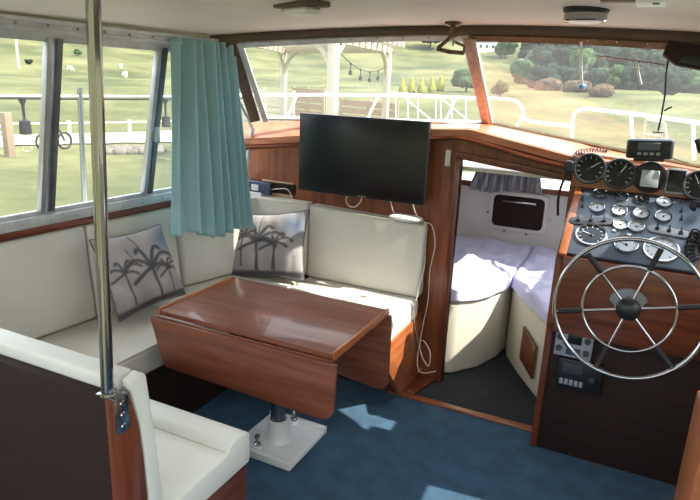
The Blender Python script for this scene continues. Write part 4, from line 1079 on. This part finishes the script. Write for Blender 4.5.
# grazing sheep
M['wool'] = mat('cream_wool', rgb(226, 220, 200), .95, 0, .08, 6, .5, 20)
M['sheepface'] = mat('dark_face', rgb(70, 62, 54), .8)
def sheep(px, py, label, ang, s=1):
    p = gpt(px, py); t = thing('sheep', p, label, 'sheep')
    me = bpy.data.meshes.new('body'); V = [(0, 0, .62), (-.3, 0, .64), (.28, 0, .66), (.48, 0, .62), (.60, 0, .35), (.68, 0, .16), (-.32, .12, .35), (-.34, .12, .02), (-.32, -.12, .35), (-.34, -.12, .02), (.26, .12, .35), (.28, .12, .02), (.26, -.12, .35), (.28, -.12, .02)]
    E = [(0, 1), (0, 2), (2, 3), (3, 4), (4, 5), (1, 6), (6, 7), (1, 8), (8, 9), (2, 10), (10, 11), (2, 12), (12, 13)]
    me.from_pydata([Vector(v)*s for v in V], E, []); ob = bpy.data.objects.new('body', me); C.objects.link(ob); ob.parent = t
    me.materials.append(M['wool'])
    sk = ob.modifiers.new('skin', 'SKIN'); R__ = [.27, .25, .24, .13, .11, .06, .07, .04, .07, .04, .07, .04, .07, .04]
    for v, r in zip(me.skin_vertices[0].data, R__): v.radius = (r*s, r*s)
    me.skin_vertices[0].data[0].use_root = True
    sub(ob, 1); ob.rotation_euler.z = ang
for a_ in ((70, 72, 'white sheep grazing on the slope between the twin window bars and the chrome pole', .3), (121, 69, 'upper white sheep grazing just right of the chrome pole', 2.6), (125, 78, 'lower white sheep grazing just right of the chrome pole', 3.0)): sheep(*a_, s=.6)
# post and rail fences (left)
M['oldwood'] = mat('weathered_fence_wood', rgb(130, 112, 92), .9, 0, .12, 10)
M['palewood'] = mat('pale_pergola_wood', rgb(178, 168, 150), .8, 0, .06, 4)
M['pinkpaint'] = mat('bleached_boards', rgb(140, 118, 98), .85, 0, .08, 3)
def fence(label, pxs, py, h, nr_, mt, base=None, pw=.09):
    pts = [gpt(px, py(px)) for px in pxs]; t = thing('rail_fence', pts[0], label, 'fence')
    for p in pts: MB().box(p+Vector((-pw/2, -pw/2, -.1)), p+Vector((pw/2, pw/2, h+.06)), .01).build('fence_post', mt, t)
    for j in range(nr_):
        mb = MB()
        for a_, b_ in zip(pts, pts[1:]):
            z = Vector((0, 0, h*(.25+.7*j/max(1, nr_-1)))); mb.tube([a_+z, b_+z], .035, 6)
        mb.build('fence_rail', mt, t)
fence('white field gate with slim bars and a brown post at the left picture edge', (-60, -25, 10), lambda p: 157, .98, 5, M['white_paint'])
fence('white post-and-rail fence beyond the track outside the left window', (12, 70, 130, 175, 240), lambda p: 141-.03*p, .5, 2, M['palewood'])
p = gpt(10.5, 158)
ob = MB().box(p+Vector((-.10, -.10, -.1)), p+Vector((.10, .10, 1.12)), .02).build('gate_post', M['oldwood'], None, loc=p); tag(ob, 'stout brown wooden gate post at the left edge of the window', 'post')
p = gpt(55, 150); t = thing('parked_bicycle', p, 'small dark two-wheeler standing on the track beside the window bar', 'bicycle')
for s_ in (-1, 1):
    MB().tube([p+Vector((.05*s_, .30*s_, .24))+Vector((0, .22*math.cos(2*PI*k/24), .22*math.sin(2*PI*k/24))) for k in range(24)], .03, 8, True).build('wheel', M['black_rubber'], t)
MB().tube([p+Vector((.05, .30, .24)), p+Vector((.02, .18, .55)), p+Vector((-.02, -.18, .55)), p+Vector((-.05, -.30, .24))], .03, 8).build('frame', M['dark_grey'], t)
p = gpt(19, 70); ob = MB().tube([p, p+Vector((0, 0, 5))], .12, 8).build('telegraph_pole', M['palewood'], None, loc=p); tag(ob, 'thin white pole on the far field seen at the upper left', 'pole')

# trees
M['leaf_dark'] = mat('dark_foliage', rgb(30, 44, 36), .95, 0, .5, 1.6, .6, 3, (1,1,1), .1)
M['leaf_mid'] = mat('mid_foliage', rgb(56, 76, 46), .95, 0, .4, 1.6, .6, 3, (1,1,1), .1)
M['leaf_yel'] = mat('golden_conifer_foliage', rgb(128, 130, 60), .95, 0, .3, 3, .6, 6, (1,1,1), .1)
M['bracken'] = mat('brown_bracken', rgb(86, 72, 58), .95, 0, .3, 2, .6, 4, (1,1,1), .1)
M['bark'] = mat('bark', rgb(84, 70, 54), .9, 0, .2, 6)
def tree(p, r, h, mt, label, seed, cat='tree', group=None, conifer=False, name='tree', lowc=.38):
    p = Vector(p); rn = random.Random(seed); t = thing(name, p, label, cat, group)
    MB().tube([p-Vector((0, 0, .2)), p+Vector((0, 0, h*.55))], r*.08, 8, r2=r*.05).build('trunk', M['bark'], t)
    mb = MB(); o = bmesh.new()
    n = 20 if not conifer else 7
    blobs = []
    for k in range(n):
        if conifer: z = h*(.18+.75*k/n); a_ = 0; rr = r*(1-.8*k/n); q = p+Vector((0, 0, z)); s = rr
        else:
            a_ = rn.random()*6.28; z = h*(lowc+(.83-lowc)*rn.random()); rad__ = r*.66*rn.random()**.5; q = p+Vector((math.cos(a_)*rad__, math.sin(a_)*rad__, z)); s = r*(.30+.2*rn.random())
        blobs.append((q, s))
    for q, s in blobs:
        b2 = bmesh.new(); bmesh.ops.create_icosphere(b2, subdivisions=3, radius=1)
        for v in b2.verts:
            k = 1+.34*noise.noise(v.co*2.6+q)+.30*noise.noise(v.co*7+q)
            v.co = Vector((v.co.x*s*k, v.co.y*s*k, v.co.z*s*k*(.85 if not conifer else 1.3)))+q
        mb.add(b2)
    mb.build('crown', mt, t, 180)
# wood on the right hillside
pos = []
tid = 0
for k in range(34):
    row = k // 12; c_ = k % 12
    px = 522+c_*17+row*6+random.uniform(-3, 3)
    py = (86, 74, 62)[row]+.05*(px-515)+random.uniform(-2, 2)
    p = gpt(px, py); d = (p-CAM).length
    tree(p, d*(.022, .023, .025)[row], d*(.034, .042, .050)[row], M['leaf_dark'] if (k*7) % 5 else M['leaf_mid'], 'dark leafy tree crowded in the wood on the hillside beyond the right windscreen', 100+k, 'tree', 'hillside wood', lowc=.15)
for px, py, s, mt, lab in ((430, 50, .022, 'leaf_dark', 'round dark tree on the hilltop left of the windscreen centre post'), (392, 45, .02, 'leaf_mid', 'green tree on the skyline above the pergola end'), (505, 60, .018, 'leaf_mid', 'small green tree just right of the pale farmhouse'),
    (500, 98, .016, 'leaf_mid', 'low green bush on the slope right of the centre post'), (466, 92, .022, 'leaf_mid', 'round green bush behind the deck rail left of the centre post'),
    (29, 66, .005, 'leaf_dark', 'low dark bush on the far field at the left window'), (78, 56, .006, 'leaf_mid', 'small lone tree on the far field left of the chrome pole')):
    p = gpt(px, py); d = (p-CAM).length; tree(p, d*s, d*s*1.6, M[mt], lab, px)
for k, (px, py) in enumerate(((402, 94), (411, 93), (421, 93), (431, 92), (440, 91))):
    p = gpt(px, py); d = (p-CAM).length; tree(p, d*.006, d*.026, M['leaf_yel'], 'slim golden conifer in the short row beyond the pergola', 300+k, 'tree', 'golden conifers', True, 'conifer')
for k, (px, py) in enumerate(((548, 90), (575, 92), (600, 96), (526, 84))):
    p = gpt(px, py); d = (p-CAM).length; tree(p, d*.020, d*.012, M['bracken'], 'brown bracken patch on the slope below the hillside wood', 330+k, 'bush', 'bracken patches', False, 'bracken_bush')
# farmhouse
p = gpt(487, 52); d = (p-CAM).length; t = thing('farmhouse', p, 'small pale farmhouse with grey roof beside the top of the centre post', 'house')
w = d*.022; hh = d*.012; q = Matrix.Translation(p) @ Matrix.Rotation(.6, 4, 'Z')
MB().box((-w, -w*.4, -1), (w, w*.4, hh), 0, 1, q).build('wall', M['white_paint'], t)
mb = MB(); mb.prism([q @ Vector((-w*1.05, -w*.46, hh)), q @ Vector((-w*1.05, w*.46, hh)), q @ Vector((-w*1.05, 0, hh*1.6))], (q.to_3x3() @ Vector((w*2.1, 0, 0)))); mb.build('roof', mat('slate_roof', rgb(120, 124, 132), .8), t)
for k in range(4): MB().box((-w*.75+w*.45*k, -w*.41, hh*.3), (-w*.55+w*.45*k, -w*.395, hh*.7), 0, 1, q).build('window', M['dark_grey'], t)
# terrace boards, fences and pergola ahead
pz = gpt(330, 118)
gz = lambda x, y: terr(x, y)
pg = thing('pergola', (-6.3, 12, gz(-6.3, 12)), 'pale wooden pergola with curved braces ahead of the left windscreen', 'pergola')
A_ = P(334, 40, y=12.0); B_ = P(388, 62, y=16.0); D_ = P(284, 52, y=17.5)
E_ = P(232, 40, y=12.5)
posts = [A_, B_, D_, E_]
TZ = 2.5
A_.z = TZ; B_.z = TZ; D_.z = TZ; E_.z = TZ
for p, w in zip(posts, (.10, .08, .08, .08)):
    MB().box((p.x-w, p.y-w, gz(p.x, p.y)-.1), (p.x+w, p.y+w, TZ+.02), .01).build('pergola_post', M['palewood'], pg)
def brace(p, d):
    d = Vector(d).normalized(); c = Vector((p.x, p.y, TZ-.95))
    pts = [c+d*1.0*(1-math.cos(t_))+Vector((0, 0, .95*math.sin(t_))) for t_ in [PI/2*k/8 for k in range(9)]]
    mb = MB(); mb.tube(pts, .065, 6); mb.build('curved_brace', M['palewood'], pg)
ab_ = (B_-A_).normalized(); ad_ = (D_-A_).normalized()
brace(A_, ab_); brace(A_, (E_-A_)); brace(B_, -ab_); brace(D_, (B_-D_)); brace(D_, (E_-D_)); 
mb = MB(); bar(mb, A_, B_, .10, .20, (0, 0, 1)); mb.build('beam', M['palewood'], pg)
mb = MB(); bar(mb, E_, A_, .10, .20, (0, 0, 1)); mb.build('beam', M['palewood'], pg)
mb = MB(); bar(mb, E_, D_, .10, .20, (0, 0, 1)); mb.build('beam', M['palewood'], pg)
mb = MB(); bar(mb, D_, B_, .10, .20, (0, 0, 1)); mb.build('beam', M['palewood'], pg)
for k in range(11):
    f_ = -.06+k/10*1.12
    a_ = A_.lerp(B_, f_); b_ = E_.lerp(D_, f_); dd_ = (b_-a_).normalized()
    mb = MB(); bar(mb, a_-dd_*.45+Vector((0, 0, .15)), b_+dd_*.4+Vector((0, 0, .15)), .07, .18, (0, 0, 1)); mb.build('rafter', M['palewood'], pg)
festoon('dark festoon cable with bulbs sagging under the pergola', A_+Vector((.1, .1, -.3)), B_+Vector((0, -.1, -.45)), .25, (.2, .4, .6, .8), 1.6)
def boards(label, pa, pb, h, n, mt, name='board_fence'):
    t = thing(name, pa, label, 'fence'); d = (pb-pa)
    for k in range(n):
        z = h*(k+.5)/n; mb = MB(); bar(mb, pa+Vector((0, 0, z)), pb+Vector((0, 0, z)), h/n*.82, .03, (0, 0, 1)) if False else mb.prism([pa+Vector((0, 0, z-h/n*.4)), pb+Vector((0, 0, z-h/n*.4)), pb+Vector((0, 0, z+h/n*.4)), pa+Vector((0, 0, z+h/n*.4))], (0, .03, 0)); mb.build('board', mt, t)
    for s_ in (0, .5, 1):
        p = pa.lerp(pb, s_)+Vector((0, .08, 0)); MB().box(p+Vector((-.05, -.04, -.1)), p+Vector((.05, .04, h+.05)), .005).build('fence_post', mt, t)
pa, pb = P(236, 117, y=19), P(292, 117, y=19); pa.z = gz(pa.x, pa.y); pb.z = gz(pb.x, pb.y)
boards('pale horizontal-board fence behind the left pergola post', pa, pb, 1.6, 8, M['palewood'])
pa, pb = P(340, 117, y=21), P(396, 117, y=21); pa.z = gz(pa.x, pa.y); pb.z = gz(pb.x, pb.y)
boards('tan board fence between the two front pergola posts', pa, pb, 1.35, 5, M['pinkpaint'])
pa, pb = P(292, 117, y=23), P(322, 117, y=23); pa.z = gz(pa.x, pa.y); pb.z = gz(pb.x, pb.y)
boards('tan board fence left of the thick pergola post', pa, pb, 1.5, 5, M['pinkpaint'])
# white trellis gangway rails beyond
t = thing('gangway_railing', P(400, 120, y=9), 'white braced gangway railing beyond the deck rail left of the centre post', 'railing')
def G9(px, py): return P(px, py, y=9.5)
mb = MB(); mb.tube([G9(392, 93), G9(478, 99)], .018, 6); mb.tube([G9(392, 123), G9(478, 126)], .018, 6); mb.build('rail', M['white_paint'], t)
for px in (396, 408, 418, 436, 441, 452, 466): MB().tube([G9(px, 94+.06*(px-396)), G9(px, 123)], .013, 6).build('upright', M['white_paint'], t)
for (a_, b_) in (((402, 96), (434, 122)), ((441, 98), (470, 122))): MB().tube([G9(*a_), G9(*b_)], .013, 6).build('diagonal_brace', M['white_paint'], t)
# folding white frame on the quay, right
t = thing('folding_trestle', gpt(650, 150), 'pale folding frame on the grass beyond the dash radio', 'trestle')
def G8(px, py): return P(px, py, y=8.0)
for pts in (((642, 150), (646, 120)), ((646, 120), (664, 123)), ((664, 123), (660, 150)), ((668, 150), (664, 123)), ((642, 134), (660, 137))): MB().tube([G8(*pts[0]), G8(*pts[1])], .02, 6).build('bar', M['palewood'], t)

# ================================================================== LIGHT
W = bpy.data.worlds.new('world'); S.world = W; W.use_nodes = True; nt = W.node_tree
bg = nt.nodes['Background']; bg.inputs['Strength'].default_value = 1.0
tc = nt.nodes.new('ShaderNodeTexCoord'); n = nt.nodes.new('ShaderNodeTexNoise'); n.inputs['Scale'].default_value = 2.2; n.inputs['Detail'].default_value = 6
r = nt.nodes.new('ShaderNodeValToRGB'); r.color_ramp.elements[0].position = .4; r.color_ramp.elements[1].position = .62
r.color_ramp.elements[0].color = (.62, .78, 1.0, 1); r.color_ramp.elements[1].color = (1, .99, .97, 1)
nt.links.new(tc.outputs['Generated'], n.inputs['Vector']); nt.links.new(n.outputs['Fac'], r.inputs['Fac']); nt.links.new(r.outputs['Color'], bg.inputs['Color'])
bg.inputs['Strength'].default_value = 4.2
sun = bpy.data.lights.new('sun', 'SUN'); sun.energy = 11; sun.angle = .009; sun.color = (1, .94, .84)
so = bpy.data.objects.new('sun', sun); C.objects.link(so)
az, el = math.radians(7), math.radians(50)
sd_ = Vector((math.cos(el)*math.cos(az), math.cos(el)*math.sin(az), math.sin(el)))
so.rotation_euler = sd_.to_track_quat('Z', 'Y').to_euler()
vs = S.view_settings; vs.view_transform = 'Standard'; vs.look = 'None'; vs.gamma = 1; vs.exposure = 0.1; vs.use_curve_mapping = False
S.cycles.max_bounces = 12; S.cycles.diffuse_bounces = 6; S.cycles.transparent_max_bounces = 16
